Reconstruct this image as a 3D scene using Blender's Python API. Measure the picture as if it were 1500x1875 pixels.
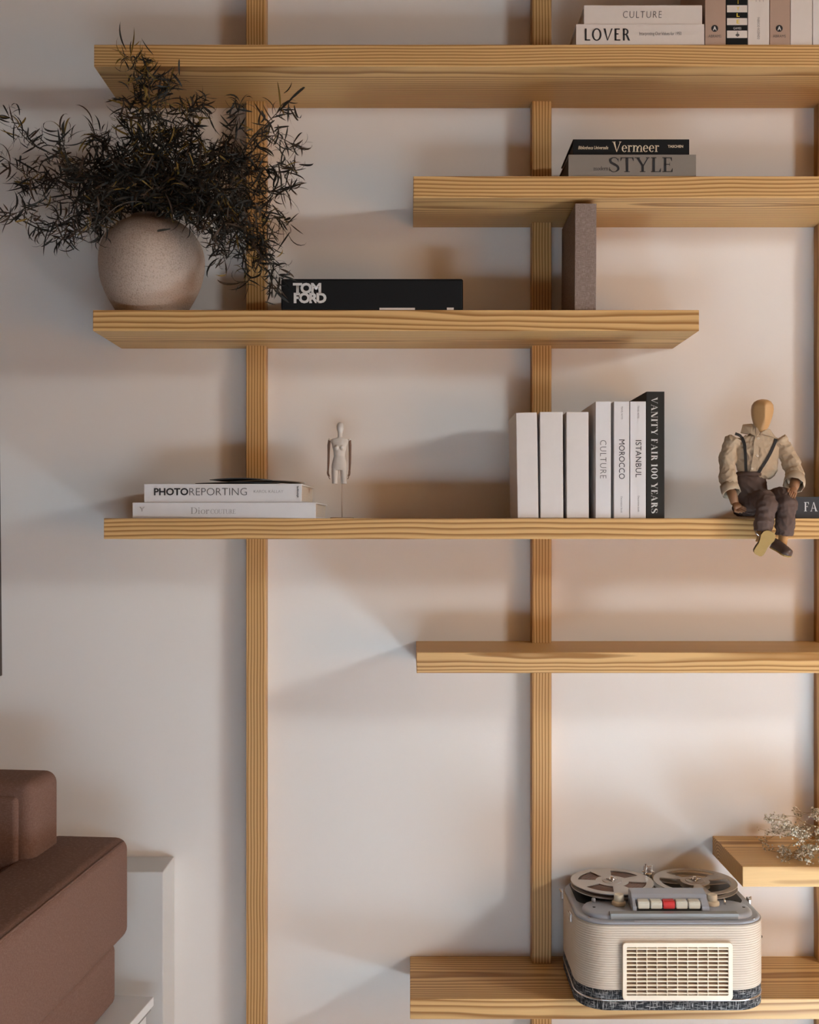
import bpy, bmesh, math, random
from mathutils import Vector, Matrix, noise
from mathutils.bvhtree import BVHTree

for o in list(bpy.data.objects):
    bpy.data.objects.remove(o, do_unlink=True)
SC = bpy.context.scene
COL = SC.collection
PI = math.pi

# ------------------------------------------------------------------ camera, world, lights, exposure
H, D, F = 1.27, 3.10, 2608.0          # eye height; distances d below are written for an eye 3.10 from the wall ...
K = 0.77                              # ... and drawn in by this factor to the room's true depth (focal length F * K pixels)
cam = bpy.data.cameras.new('camera')
cam.sensor_fit = 'VERTICAL'; cam.sensor_height = 24.0
cam.lens = 24.0 * F * K / 1875.0
cam.shift_y = 27.5 / 1875.0
cam.clip_start = 0.05; cam.clip_end = 60
camo = bpy.data.objects.new('camera', cam); COL.objects.link(camo)
camo.location = (0, -D * K, H); camo.rotation_euler = (PI / 2, 0, 0)
SC.camera = camo

world = bpy.data.worlds.new('world'); SC.world = world; world.use_nodes = True
bg = world.node_tree.nodes['Background']
bg.inputs[0].default_value = (0.62, 0.75, 1.0, 1); bg.inputs[1].default_value = 0.1

def area(name, loc, direction, sx, sy, power, color):
    l = bpy.data.lights.new(name, 'AREA'); l.shape = 'RECTANGLE'
    l.size = sx; l.size_y = sy; l.energy = power; l.color = color
    o = bpy.data.objects.new(name, l); COL.objects.link(o)
    o.location = loc
    o.rotation_euler = Vector(direction).to_track_quat('-Z', 'Y').to_euler()
    return o
# right-hand wall: a small high window (sky light, and the sun that falls on the floor); front wall: a low wide opening added for cool fill
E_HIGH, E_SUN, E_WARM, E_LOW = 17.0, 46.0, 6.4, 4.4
WX, WY0, WY1, WZ0, WZ1 = 3.40, -2.60, -1.90, 1.98, 2.46
LX0, LX1, LZ0, LZ1 = -0.60, 0.90, 0.04, 0.34
YW = -2.95                              # inner face of the wall behind the camera
wl = area('window_skylight', (WX + 0.02, (WY0 + WY1) / 2, (WZ0 + WZ1) / 2), (-1, 0.35, -1.0), 0.6, 0.42, E_HIGH, (0.88, 0.96, 1.0))
ll = area('low_cool_fill', ((LX0 + LX1) / 2, YW - 0.02, (LZ0 + LZ1) / 2), (0, 1, -0.35), LX1 - LX0, LZ1 - LZ0, E_LOW, (0.62, 0.82, 1.0))  # added cool fill that brightens the lower wall
wm = area('warm_bounce_fill', (2.6, -2.3, 0.75), (-2.0, 2.2, 0.3), 1.2, 1.0, E_WARM, (1.0, 0.50, 0.17))  # added area light standing in for warm bounce off the floor
sun = bpy.data.lights.new('sun', 'SUN'); sun.energy = E_SUN; sun.angle = math.radians(0.6); sun.color = (0.64, 0.84, 1.0)
suno = bpy.data.objects.new('sun', sun); COL.objects.link(suno)
suno.rotation_euler = Vector((-2.40, 1.28, -2.22)).to_track_quat('-Z', 'Y').to_euler()

vs = SC.view_settings
SC.display_settings.display_device = 'sRGB'
vs.view_transform = 'Standard'; vs.look = 'None'; vs.gamma = 1.0; vs.use_curve_mapping = False
vs.exposure = 1.96
SC.cycles.use_denoising = True
SC.cycles.max_bounces = 8
SC.cycles.diffuse_bounces = 5
SC.cycles.sample_clamp_indirect = 10.0

# ------------------------------------------------------------------ helpers
def P(px, py, d):
    """point of the place that lies at distance d in front of the eye's plane"""
    return Vector(((px - 750.0) * d / F, (d - D) * K, H - (py - 965.0) * d / F))
def YD(d): return (d - D) * K
def PXX(px, d): return (px - 750.0) * d / F
def PZ(py, d): return H - (py - 965.0) * d / F

def tag(o, label, cat, group=None):
    o['label'] = label; o['category'] = cat
    if group: o['group'] = group
    return o
def thing(name, label, cat, loc=(0, 0, 0), rot=(0, 0, 0), group=None):
    o = bpy.data.objects.new(name, None); COL.objects.link(o)
    o.empty_display_size = 0.05
    o.location = loc; o.rotation_euler = rot
    return tag(o, label, cat, group)
def link(name, me, mat=None, parent=None, smooth=False):
    if mat is not None and len(me.materials) == 0: me.materials.append(mat)
    if smooth:
        for p in me.polygons: p.use_smooth = True
    o = bpy.data.objects.new(name, me); COL.objects.link(o)
    if parent is not None: o.parent = parent
    return o
def pyd(name, v, f, mat=None, parent=None, smooth=False):
    me = bpy.data.meshes.new(name); me.from_pydata([tuple(p) for p in v], [], f); me.update()
    return link(name, me, mat, parent, smooth)
def from_bm(name, bm, mat=None, parent=None, smooth=False):
    me = bpy.data.meshes.new(name); bmesh.ops.recalc_face_normals(bm, faces=bm.faces); bm.to_mesh(me); bm.free()
    return link(name, me, mat, parent, smooth)
def bbox(bm, x0, x1, y0, y1, z0, z1, bev=0, seg=2):
    r = bmesh.ops.create_cube(bm, size=1.0)
    vv = r['verts']
    for v in vv:
        v.co = Vector((x0 + (v.co.x + .5) * (x1 - x0), y0 + (v.co.y + .5) * (y1 - y0), z0 + (v.co.z + .5) * (z1 - z0)))
    if bev > 0:
        ee = list({e for v in vv for e in v.link_edges})
        bmesh.ops.bevel(bm, geom=ee, offset=bev, segments=seg, affect='EDGES', profile=0.5)
def box(name, x0, x1, y0, y1, z0, z1, mat=None, parent=None, bev=0, seg=2, smooth=False):
    bm = bmesh.new(); bbox(bm, x0, x1, y0, y1, z0, z1, bev, seg)
    return from_bm(name, bm, mat, parent, smooth)
def struct(o):
    o['kind'] = 'structure'; return o
def prism(name, pts, z0, z1, mat=None, parent=None, bev=0, smooth=False):
    bm = bmesh.new()
    lo = [bm.verts.new((p[0], p[1], z0)) for p in pts]
    f = bm.faces.new(lo)
    r = bmesh.ops.extrude_face_region(bm, geom=[f])
    for g in r['geom']:
        if isinstance(g, bmesh.types.BMVert): g.co.z = z1
    if bev:
        bmesh.ops.recalc_face_normals(bm, faces=bm.faces)
        ee = [e for e in bm.edges if len(e.link_faces) == 2 and e.calc_face_angle(0) > 0.6]
        bmesh.ops.bevel(bm, geom=ee, offset=bev, segments=2, affect='EDGES', profile=0.5)
    return from_bm(name, bm, mat, parent, smooth)
def rr(x0, x1, y0, y1, r, n=8):
    out = []
    for cx, cy, a in ((x1 - r, y1 - r, 0), (x0 + r, y1 - r, 90), (x0 + r, y0 + r, 180), (x1 - r, y0 + r, 270)):
        for k in range(n + 1):
            t = math.radians(a + 90.0 * k / n)
            out.append((cx + r * math.cos(t), cy + r * math.sin(t)))
    return out
def lathe_bm(bm, prof, c=(0, 0, 0), n=32, axis=None):
    rings = []
    for r, z in prof:
        rings.append([bm.verts.new((c[0] + r * math.cos(2 * PI * k / n), c[1] + r * math.sin(2 * PI * k / n), c[2] + z)) for k in range(n)])
    for a, b in zip(rings, rings[1:]):
        for k in range(n):
            bm.faces.new((a[k], a[(k + 1) % n], b[(k + 1) % n], b[k]))
    bm.faces.new(rings[0][::-1]); bm.faces.new(rings[-1])
def lathe(name, prof, c, mat, parent, n=32, smooth=True):
    bm = bmesh.new(); lathe_bm(bm, prof, c, n)
    return from_bm(name, bm, mat, parent, smooth)
def tube_bm(bm, pts, rad, seg=8, flat=1.0, up=None):
    """swept tube; rad may be a list; flat squeezes the second axis"""
    pts = [Vector(p) for p in pts]; m = len(pts)
    rad = rad if isinstance(rad, (list, tuple)) else [rad] * m
    tg = []
    for i in range(m):
        t = pts[min(i + 1, m - 1)] - pts[max(i - 1, 0)]
        tg.append(t.normalized())
    n0 = Vector(up) if up else (Vector((0, 0, 1)) if abs(tg[0].z) < 0.9 else Vector((1, 0, 0)))
    rings = []
    for i in range(m):
        n0 = (n0 - tg[i] * n0.dot(tg[i]))
        n0 = n0.normalized() if n0.length > 1e-6 else tg[i].orthogonal().normalized()
        b = tg[i].cross(n0)
        r = rad[i]; ra, rb = (r if isinstance(r, tuple) else (r, r * flat))
        rings.append([bm.verts.new(pts[i] + n0 * (ra * math.cos(2 * PI * k / seg)) + b * (rb * math.sin(2 * PI * k / seg))) for k in range(seg)])
    for a, c in zip(rings, rings[1:]):
        for k in range(seg):
            bm.faces.new((a[k], a[(k + 1) % seg], c[(k + 1) % seg], c[k]))
    bm.faces.new(rings[0][::-1]); bm.faces.new(rings[-1])
def tube(name, pts, rad, mat, parent, seg=8, flat=1.0, up=None, smooth=True):
    bm = bmesh.new(); tube_bm(bm, pts, rad, seg, flat, up)
    return from_bm(name, bm, mat, parent, smooth)
def spline(pts, n):
    """Catmull-Rom through pts"""
    pts = [Vector(p) for p in pts]
    q = [pts[0] * 2 - pts[1]] + pts + [pts[-1] * 2 - pts[-2]]
    out = []
    for i in range(len(pts) - 1):
        a, b, c, d = q[i:i + 4]
        for k in range(n):
            t = k / n
            out.append(0.5 * ((2 * b) + (c - a) * t + (2 * a - 5 * b + 4 * c - d) * t * t + (3 * b - a - 3 * c + d) * t ** 3))
    out.append(pts[-1]); return out
def remeshed(name, bm, voxel, mat, parent, smooth_it=4, disp=None):
    """union of the pieces of bm grown into one continuous skin"""
    me = bpy.data.meshes.new(name + '_raw'); bmesh.ops.recalc_face_normals(bm, faces=bm.faces); bm.to_mesh(me); bm.free()
    o = bpy.data.objects.new('tmp', me); COL.objects.link(o)
    m = o.modifiers.new('r', 'REMESH'); m.mode = 'VOXEL'; m.voxel_size = voxel; m.use_smooth_shade = True
    if smooth_it:
        s = o.modifiers.new('s', 'SMOOTH'); s.iterations = smooth_it; s.factor = 0.5
    dg = bpy.context.evaluated_depsgraph_get()
    res = bpy.data.meshes.new_from_object(o.evaluated_get(dg)); res.name = name
    bpy.data.objects.remove(o, do_unlink=True)
    if disp:
        nr = [v.normal.copy() for v in res.vertices]
        for v, nn in zip(res.vertices, nr): v.co += nn * disp(v.co)
    res.update()
    return link(name, res, mat, parent, True)

# ------------------------------------------------------------------ materials
MATS = {}
def nodes_of(name):
    m = bpy.data.materials.new(name); m.use_nodes = True
    nt = m.node_tree; b = nt.nodes['Principled BSDF']
    return m, nt, b
def nd(nt, t, **kw):
    n = nt.nodes.new(t)
    for k, v in kw.items(): setattr(n, k, v)
    return n
def mth(nt, op, a, b=None, clamp=False):
    n = nt.nodes.new('ShaderNodeMath'); n.operation = op; n.use_clamp = clamp
    for i, x in enumerate((a, b)):
        if x is None: continue
        if isinstance(x, (int, float)): n.inputs[i].default_value = x
        else: nt.links.new(x, n.inputs[i])
    return n.outputs[0]
def plain(name, col, rough=0.6, var=0.06, scale=40, bump=0.0, bscale=300, metal=0.0, spec=0.4, sheen=0.0, stretch=None):
    if name in MATS: return MATS[name]
    m, nt, b = nodes_of(name)
    tc = nd(nt, 'ShaderNodeTexCoord'); vec = tc.outputs['Object']
    if stretch:
        mp = nd(nt, 'ShaderNodeMapping'); mp.inputs['Scale'].default_value = stretch
        nt.links.new(vec, mp.inputs[0]); vec = mp.outputs[0]
    nz = nd(nt, 'ShaderNodeTexNoise'); nz.inputs['Scale'].default_value = scale; nz.inputs['Detail'].default_value = 4
    nt.links.new(vec, nz.inputs['Vector'])
    mx = nd(nt, 'ShaderNodeMix', data_type='RGBA')
    mx.inputs[6].default_value = tuple(c * (1 - var) for c in col) + (1,)
    mx.inputs[7].default_value = tuple(min(1, c * (1 + var)) for c in col) + (1,)
    nt.links.new(nz.outputs[0], mx.inputs[0]); nt.links.new(mx.outputs[2], b.inputs['Base Color'])
    b.inputs['Roughness'].default_value = rough; b.inputs['Metallic'].default_value = metal
    b.inputs['Specular IOR Level'].default_value = spec
    if sheen: b.inputs['Sheen Weight'].default_value = sheen
    if bump:
        n2 = nd(nt, 'ShaderNodeTexNoise'); n2.inputs['Scale'].default_value = bscale; n2.inputs['Detail'].default_value = 3
        nt.links.new(vec, n2.inputs['Vector'])
        bp = nd(nt, 'ShaderNodeBump'); bp.inputs['Strength'].default_value = bump; bp.inputs['Distance'].default_value = 0.002
        nt.links.new(n2.outputs[0], bp.inputs['Height']); nt.links.new(bp.outputs[0], b.inputs['Normal'])
    MATS[name] = m
    return m

def wood(name, axis, pith, seed, spacing=0.0068, light=(0.66, 0.41, 0.17), dark=(0.315, 0.148, 0.039), wob=0.027, gk=0.075):
    """pine: growth rings round a pith line that runs along the grain axis"""
    m, nt, b = nodes_of(name)
    tc = nd(nt, 'ShaderNodeTexCoord')
    sp = nd(nt, 'ShaderNodeSeparateXYZ'); nt.links.new(tc.outputs['Object'], sp.inputs[0])
    X, Y, Z = sp.outputs
    g, u, v = (X, Y, Z) if axis == 'x' else (Z, X, Y)
    cb = nd(nt, 'ShaderNodeCombineXYZ')
    nt.links.new(mth(nt, 'ADD', mth(nt, 'MULTIPLY', g, gk), seed * 3.7), cb.inputs[0]); nt.links.new(u, cb.inputs[1]); nt.links.new(v, cb.inputs[2])
    n1 = nd(nt, 'ShaderNodeTexNoise'); n1.inputs['Scale'].default_value = 11.0; n1.inputs['Detail'].default_value = 2.0; n1.inputs['Roughness'].default_value = 0.45
    nt.links.new(cb.outputs[0], n1.inputs['Vector'])
    cb2 = nd(nt, 'ShaderNodeCombineXYZ')
    nt.links.new(mth(nt, 'ADD', mth(nt, 'MULTIPLY', g, 0.35), seed * 1.9), cb2.inputs[0]); nt.links.new(u, cb2.inputs[1]); nt.links.new(v, cb2.inputs[2])
    n1b = nd(nt, 'ShaderNodeTexNoise'); n1b.inputs['Scale'].default_value = 16.0; n1b.inputs['Detail'].default_value = 1.0
    nt.links.new(cb2.outputs[0], n1b.inputs['Vector'])
    du = mth(nt, 'SUBTRACT', u, pith[0]); dv = mth(nt, 'SUBTRACT', v, pith[1])
    r = mth(nt, 'SQRT', mth(nt, 'ADD', mth(nt, 'MULTIPLY', du, du), mth(nt, 'MULTIPLY', dv, dv)))
    r = mth(nt, 'ADD', r, mth(nt, 'MULTIPLY', mth(nt, 'SUBTRACT', n1.outputs[0], 0.5), wob))
    r = mth(nt, 'ADD', r, mth(nt, 'MULTIPLY', mth(nt, 'SUBTRACT', n1b.outputs[0], 0.5), 0.0045))
    ph = mth(nt, 'FRACT', mth(nt, 'DIVIDE', mth(nt, 'ADD', r, 1.0), spacing))
    rp = nd(nt, 'ShaderNodeValToRGB'); cr = rp.color_ramp
    mid = tuple(0.5 * (a + c) for a, c in zip(light, dark))
    cr.elements[0].position = 0.0; cr.elements[0].color = light + (1,)
    cr.elements[1].position = 1.0; cr.elements[1].color = light + (1,)
    e = cr.elements.new(0.38); e.color = tuple(c * 0.97 for c in light) + (1,)
    e = cr.elements.new(0.60); e.color = mid + (1,)
    e = cr.elements.new(0.78); e.color = dark + (1,)
    e = cr.elements.new(0.86); e.color = dark + (1,)
    e = cr.elements.new(0.95); e.color = tuple(0.9 * c for c in mid) + (1,)
    nt.links.new(ph, rp.inputs[0])
    # fibres
    cf = nd(nt, 'ShaderNodeCombineXYZ')
    nt.links.new(mth(nt, 'MULTIPLY', g, 0.03), cf.inputs[0]); nt.links.new(u, cf.inputs[1]); nt.links.new(v, cf.inputs[2])
    n2 = nd(nt, 'ShaderNodeTexNoise'); n2.inputs['Scale'].default_value = 520.0; n2.inputs['Detail'].default_value = 2
    nt.links.new(cf.outputs[0], n2.inputs['Vector'])
    n3 = nd(nt, 'ShaderNodeTexNoise'); n3.inputs['Scale'].default_value = 26.0; n3.inputs['Detail'].default_value = 2
    nt.links.new(cb.outputs[0], n3.inputs['Vector'])
    tone = mth(nt, 'ADD', 0.86, mth(nt, 'ADD', mth(nt, 'MULTIPLY', n2.outputs[0], 0.16), mth(nt, 'MULTIPLY', n3.outputs[0], 0.14)))
    mx = nd(nt, 'ShaderNodeMix', data_type='RGBA', blend_type='MULTIPLY'); mx.inputs[0].default_value = 1.0
    nt.links.new(rp.outputs[0], mx.inputs[6]); nt.links.new(tone, mx.inputs[7])
    nt.links.new(mx.outputs[2], b.inputs['Base Color'])
    b.inputs['Roughness'].default_value = 0.48; b.inputs['Specular IOR Level'].default_value = 0.35
    bp = nd(nt, 'ShaderNodeBump'); bp.inputs['Strength'].default_value = 0.12; bp.inputs['Distance'].default_value = 0.001
    nt.links.new(n2.outputs[0], bp.inputs['Height']); nt.links.new(bp.outputs[0], b.inputs['Normal'])
    return m

def weave(name, col, col2, scale=900, rough=0.9, bump=0.35, lo=0.5):
    if name in MATS: return MATS[name]
    m, nt, b = nodes_of(name)
    tc = nd(nt, 'ShaderNodeTexCoord')
    outs = []
    for st in ((0.12, 0.12, 1.0), (1.0, 1.0, 0.12)):
        mp = nd(nt, 'ShaderNodeMapping'); mp.inputs['Scale'].default_value = st
        nt.links.new(tc.outputs['Object'], mp.inputs[0])
        nz = nd(nt, 'ShaderNodeTexNoise'); nz.inputs['Scale'].default_value = scale; nz.inputs['Detail'].default_value = 1
        nt.links.new(mp.outputs[0], nz.inputs['Vector']); outs.append(nz.outputs[0])
    s = mth(nt, 'MAXIMUM', outs[0], outs[1])
    rp = nd(nt, 'ShaderNodeValToRGB'); rp.color_ramp.elements[0].position = lo; rp.color_ramp.elements[1].position = lo + .17
    rp.color_ramp.elements[0].color = col + (1,); rp.color_ramp.elements[1].color = col2 + (1,)
    nt.links.new(s, rp.inputs[0]); nt.links.new(rp.outputs[0], b.inputs['Base Color'])
    b.inputs['Roughness'].default_value = rough; b.inputs['Specular IOR Level'].default_value = 0.2
    bp = nd(nt, 'ShaderNodeBump'); bp.inputs['Strength'].default_value = bump; bp.inputs['Distance'].default_value = 0.001
    nt.links.new(s, bp.inputs['Height']); nt.links.new(bp.outputs[0], b.inputs['Normal'])
    MATS[name] = m
    return m

M_WALL = plain('wall_paint', (0.78, 0.74, 0.70), 0.9, 0.015, 6, 0.05, 160, spec=0.1)
M_TAN = plain('tan_wall_paint', (0.36, 0.24, 0.16), 0.9, 0.02, 5, 0.03, 120, spec=0.1)
M_CEIL = plain('ceiling_paint', (0.27, 0.19, 0.135), 0.9, 0.02, 5, spec=0.1)
M_FLOOR = plain('pale_grey_floor', (0.64, 0.645, 0.66), 0.6, 0.08, 4, stretch=(1, 8, 1))
M_WHITE = plain('white_lacquer', (0.66, 0.65, 0.64), 0.5, 0.02, 10)
M_INK = plain('black_ink', (0.018, 0.018, 0.02), 0.6, 0.02)
M_GREYINK = plain('grey_ink', (0.10, 0.095, 0.09), 0.6, 0.02)
M_PALEINK = plain('pale_grey_ink', (0.30, 0.28, 0.26), 0.6, 0.02)
M_WHITEINK = plain('white_ink', (0.62, 0.60, 0.57), 0.6, 0.02)
M_GOLDINK = plain('gold_ink', (0.70, 0.52, 0.06), 0.5, 0.02)
M_CREAMINK = plain('cream_ink', (0.66, 0.56, 0.40), 0.6, 0.02)
M_PAPER = plain('book_pages', (0.62, 0.55, 0.46), 0.85, 0.10, 700, 0.2, 900, stretch=(0.05, 0.05, 1))

# ------------------------------------------------------------------ the room shell
struct(box('wall_back', -2.6, 3.5, 0.0, 0.10, 0, 2.75, M_WALL))
struct(box('floor', -2.6, 3.5, YW - .1, 0.1, -0.06, 0, M_FLOOR))
struct(box('ceiling', -2.6, 3.5, YW - .1, 0.1, 2.75, 2.80, M_CEIL))
struct(box('wall_left', -2.7, -2.6, YW - .1, 0.1, 0, 2.75, M_TAN))
bm = bmesh.new()
for a in ((-2.6, LX0, 0, 2.75), (LX1, 3.5, 0, 2.75), (LX0, LX1, LZ1, 2.75), (LX0, LX1, 0, LZ0)):
    bbox(bm, a[0], a[1], YW - .1, YW, a[2], a[3])
struct(from_bm('wall_front', bm, M_TAN))
bm = bmesh.new()
for a in ((YW, WY0, 0, 2.75), (WY1, 0.1, 0, 2.75), (WY0, WY1, WZ1, 2.75), (WY0, WY1, 0, WZ0)):
    bbox(bm, WX, WX + 0.1, *a)
struct(from_bm('wall_right', bm, M_TAN))
bm = bmesh.new()
for a in ((WY0, WY0 + 0.03, WZ0, WZ1), (WY1 - 0.03, WY1, WZ0, WZ1), (WY0, WY1, WZ1 - 0.03, WZ1), (WY0, WY1, WZ0, WZ0 + 0.03)):
    bbox(bm, WX + 0.04, WX + 0.09, *a)
struct(from_bm('window_1', bm, M_WHITE))
bm = bmesh.new()
for a in ((LX0, LX0 + .03, LZ0, LZ1), (LX1 - .03, LX1, LZ0, LZ1), (LX0, LX1, LZ0, LZ0 + .03), (LX0, LX1, LZ1 - .03, LZ1)):
    bbox(bm, a[0], a[1], YW - .09, YW - .04, a[2], a[3])
struct(from_bm('fill_opening_frame', bm, M_WHITE))  # frame round the added low opening of the cool fill

# ------------------------------------------------------------------ the shelving unit
DF = D - 0.2806; YF = YD(DF)
unit = thing('wall_shelving', 'pine shelving of staggered planks on upright posts fixed to the wall', 'shelving', (0, 0, 0))
DP = D - 0.050; PD = -YD(DP)                           # the posts stand this far out of the wall
POSTS = [(PXX(c, DP) - 0.0207, PXX(c, DP) + 0.0207) for c in (468.6, 992.5, 1520.0)]
for k, (a, b) in enumerate(POSTS):
    me = bpy.data.meshes.new('post'); bm = bmesh.new()
    w = (b - a) / 2
    bbox(bm, -w, w, -PD / 2, PD / 2, -1.37, 1.37, 0.0012, 2)
    o = from_bm('post', bm, wood('pine_post', 'z', (0.075 + 0.03 * k, 0.012), 2.3 + 5 * k, 0.0060, (0.64, 0.385, 0.155), (0.31, 0.145, 0.037), 0.008, 0.030), unit)
    o.location = ((a + b) / 2, -PD / 2, 1.373)
RIGHT = 1.30
SHELVES = {  # left px, right px or None, front top py, front bottom py
    1: (172, None, 81.5, 122), 2: (757, None, 322.5, 362), 3: (170, 1280.5, 567.5, 606),
    4: (190, None, 949, 987), 5: (763, None, 1194.5, 1232.5), 6: (751, None, 1829, 1866.5), 7: (1360, None, 1586.7, 1624)}
TOPZ = {}
for k, (l, r, t, b) in SHELVES.items():
    x0 = PXX(l, DF); x1 = PXX(r, DF) if r else RIGHT
    z0, z1 = PZ(b, DF), PZ(t, DF); TOPZ[k] = z1
    cx, cz = (x0 + x1) / 2, (z0 + z1) / 2
    pts = [(x0, 0), (x0, YF), (x1, YF), (x1, 0)]
    for a, c in reversed(POSTS):
        if a > x0 and c < x1: pts += [(c, 0), (c, -PD), (a, -PD), (a, 0)]
    pts = [(p[0] - cx, p[1]) for p in pts]
    pith = {1: (-0.20, 0.055), 2: (-0.16, 0.06), 3: (-0.10, 0.07), 4: (-0.12, -0.08), 5: (-0.247, 0.012), 6: (-0.1, -0.05), 7: (-0.055, -0.032)}[k]
    mat = wood('pine_board', 'x', pith, k * 1.37, {5: 0.0050, 6: 0.0074, 7: 0.0068}.get(k, 0.0058))
    o = prism('shelf_board', pts, -(z1 - z0) / 2, (z1 - z0) / 2, mat, unit, 0.0012)
    o.location = (cx, 0, cz)

# ------------------------------------------------------------------ lettering
def _rect(x0, y0, x1, y1): return [(x0, y0), (x1, y0), (x1, y1), (x0, y1)]
def _ring(cx, cy, rx, ry, a0, a1, T, t, n=18):
    out = []
    for k in range(n):
        q = []
        for a, s in ((a0 + (a1 - a0) * k / n, 0), (a0 + (a1 - a0) * (k + 1) / n, 0), (a0 + (a1 - a0) * (k + 1) / n, 1), (a0 + (a1 - a0) * k / n, 1)):
            a = math.radians(a)
            q.append((cx + (rx - T * s) * math.cos(a), cy + (ry - t * s) * math.sin(a)))
        out.append(q)
    return out
def _stroke(pts, ws):
    pts = [Vector((p[0], p[1], 0)) for p in pts]
    sp = spline(pts, 6); n = len(sp); out = []
    def wid(i):
        f = i / (n - 1) * (len(ws) - 1); j = min(int(f), len(ws) - 2); return ws[j] + (ws[j + 1] - ws[j]) * (f - j)
    L, R = [], []
    for i in range(n):
        t = (sp[min(i + 1, n - 1)] - sp[max(i - 1, 0)]).normalized(); nn = Vector((-t.y, t.x, 0)) * wid(i) / 2
        L.append(sp[i] + nn); R.append(sp[i] - nn)
    for i in range(n - 1):
        out.append([(L[i].x, L[i].y), (R[i].x, R[i].y), (R[i + 1].x, R[i + 1].y), (L[i + 1].x, L[i + 1].y)])
    return out
def glyph(ch, T, t, sf):
    p = []
    def ser(x0, x1, y):
        if sf: p.append(_rect(x0 - 0.09, y, x1 + 0.09, y + t))
    def stem(x, y0=0.0, y1=1.0, w=None, b=True, tp=True):
        w = w or T; p.append(_rect(x, y0, x + w, y1))
        if b: ser(x, x + w, y0)
        if tp: ser(x, x + w, y1 - t)
    def term(x, y, s): # little hanging beak at the end of an arm
        if sf: p.append([(x - 0.10, y), (x, y), (x + 0.01, y + s * 0.20), (x - 0.02, y + s * 0.20)])
    if ch == ' ': return p, 0.36
    if ch == 'I': stem(.10); return p, .20 + T + .06
    if ch == '1': stem(.10, tp=False); p.append([(.10, 1), (.10, .9), (0, .84), (0, .87)]); return p, .20 + T + .06
    if ch == 'L': stem(.10); p.append(_rect(.10, 0, .60, t)); term(.60, t, 1); return p, .66
    if ch in 'EF':
        stem(.10); p.append(_rect(.10, 1 - t, .58, 1)); term(.58, 1 - t, -1); p.append(_rect(.10, .50, .46, .50 + t))
        if sf: p.append(_rect(.44, .42, .46, .60 + t))
        if ch == 'E': p.append(_rect(.10, 0, .62, t)); term(.62, t, 1)
        return p, .70
    if ch == 'T':
        stem(.39 - T / 2, tp=False); p.append(_rect(0, 1 - t, .78, 1)); term(.78, 1 - t, -1)
        if sf: p.append([(0, 1 - t), (.10, 1 - t), (.02, .80 - t), (-.01, .80 - t)])
        return p, .84
    if ch == 'Y':
        p.append([(.06, 1), (.06 + T * 1.15, 1), (.38 + T, .42), (.38, .42)]); p.append([(.76, 1), (.76 + t * 1.2, 1), (.38 + T, .42), (.38 + T - t * 1.6, .42)])
        stem(.38, 0, .44, tp=False); ser(.06, .06 + T, 1 - t); ser(.74, .78, 1 - t); return p, .92
    if ch == 'V':
        p.append([(.06, 1), (.06 + T * 1.15, 1), (.46, 0), (.40, 0)]); p.append([(.78, 1), (.78 + t * 1.25, 1), (.46, 0), (.40, 0)])
        ser(.06, .06 + T, 1 - t); ser(.76, .82, 1 - t); return p, .92
    if ch == 'A':
        p.append([(.40, 1), (.47, 1), (.84, 0), (.84 - T * 1.2, 0)]); p.append([(.40, 1), (.44, 1), (.10 + t * 1.25, 0), (.10, 0)])
        p.append(_rect(.22, .32, .66, .32 + t)); ser(.10, .10 + t, 0); ser(.84 - T, .84, 0); return p, .96
    if ch == 'N':
        stem(.10, w=t * 1.2); stem(.74, w=t * 1.2, b=False); p.append([(.08, 1), (.08 + T * 1.1, 1), (.74 + t * 1.2, 0), (.74 + t * 1.2 - T * 1.1, 0)]); return p, .94
    if ch == 'O': return _ring(.47, .5, .44, .52, 0, 360, T, t, 36), .97
    if ch == '0': return _ring(.38, .5, .35, .52, 0, 360, T, t, 36), .78
    if ch == 'C':
        p = _ring(.47, .5, .44, .52, 42, 318, T, t, 30); p.append(_rect(.76, .70, .80, .97)); return p, .92
    if ch == 'D': stem(.10); p += _ring(.36, .5, .46, .5, -90, 90, T, t, 24); p += [_rect(.1, 0, .36, t), _rect(.1, 1 - t, .36, 1)]; return p, .92
    if ch == 'U': stem(.10, .30, b=False); stem(.66, .30, w=t * 1.2, b=False); p += _ring(.40 + t * .3, .30, .30 + t * .3, .32, 180, 360, T * .7, t, 20); return p, .86
    if ch == 'R':
        stem(.10); p += _ring(.32, .73, .30, .27, -90, 90, T, t, 18); p += [_rect(.1, 1 - t, .32, 1), _rect(.1, .46, .32, .46 + t)]
        p.append([(.34, .48), (.34 + T * 1.1, .48), (.76, 0), (.76 - T * 1.1, 0)]); return p, .82
    if ch == 'S':
        p = _stroke([(.58, .80), (.46, .96), (.28, .98), (.12, .86), (.16, .66), (.36, .52), (.54, .38), (.58, .18), (.42, .03), (.22, .03), (.06, .20)], [t, t, t, T * .9, T, T * 1.1, T, T * .9, t, t, t])
        p.append(_rect(.57, .70, .60, .94)); p.append(_rect(.05, .06, .08, .32)); return p, .70
    x = 0.64                                              # lower case
    if ch == 'o': return _ring(.31, x / 2, .29, x / 2 + .01, 0, 360, T * .8, t, 28), .64
    if ch == 'e': p = _ring(.29, x / 2, .27, x / 2 + .01, 0, 318, T * .8, t, 28); p.append(_rect(.08, x / 2, .55, x / 2 + t)); return p, .60
    if ch == 'd': p = _ring(.29, x / 2, .27, x / 2 + .01, 0, 360, T * .8, t, 28); p.append(_rect(.48, 0, .48 + T * .8, 1.02)); p.append(_rect(.40, 1.02 - t, .5, 1.02)); return p, .72
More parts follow.
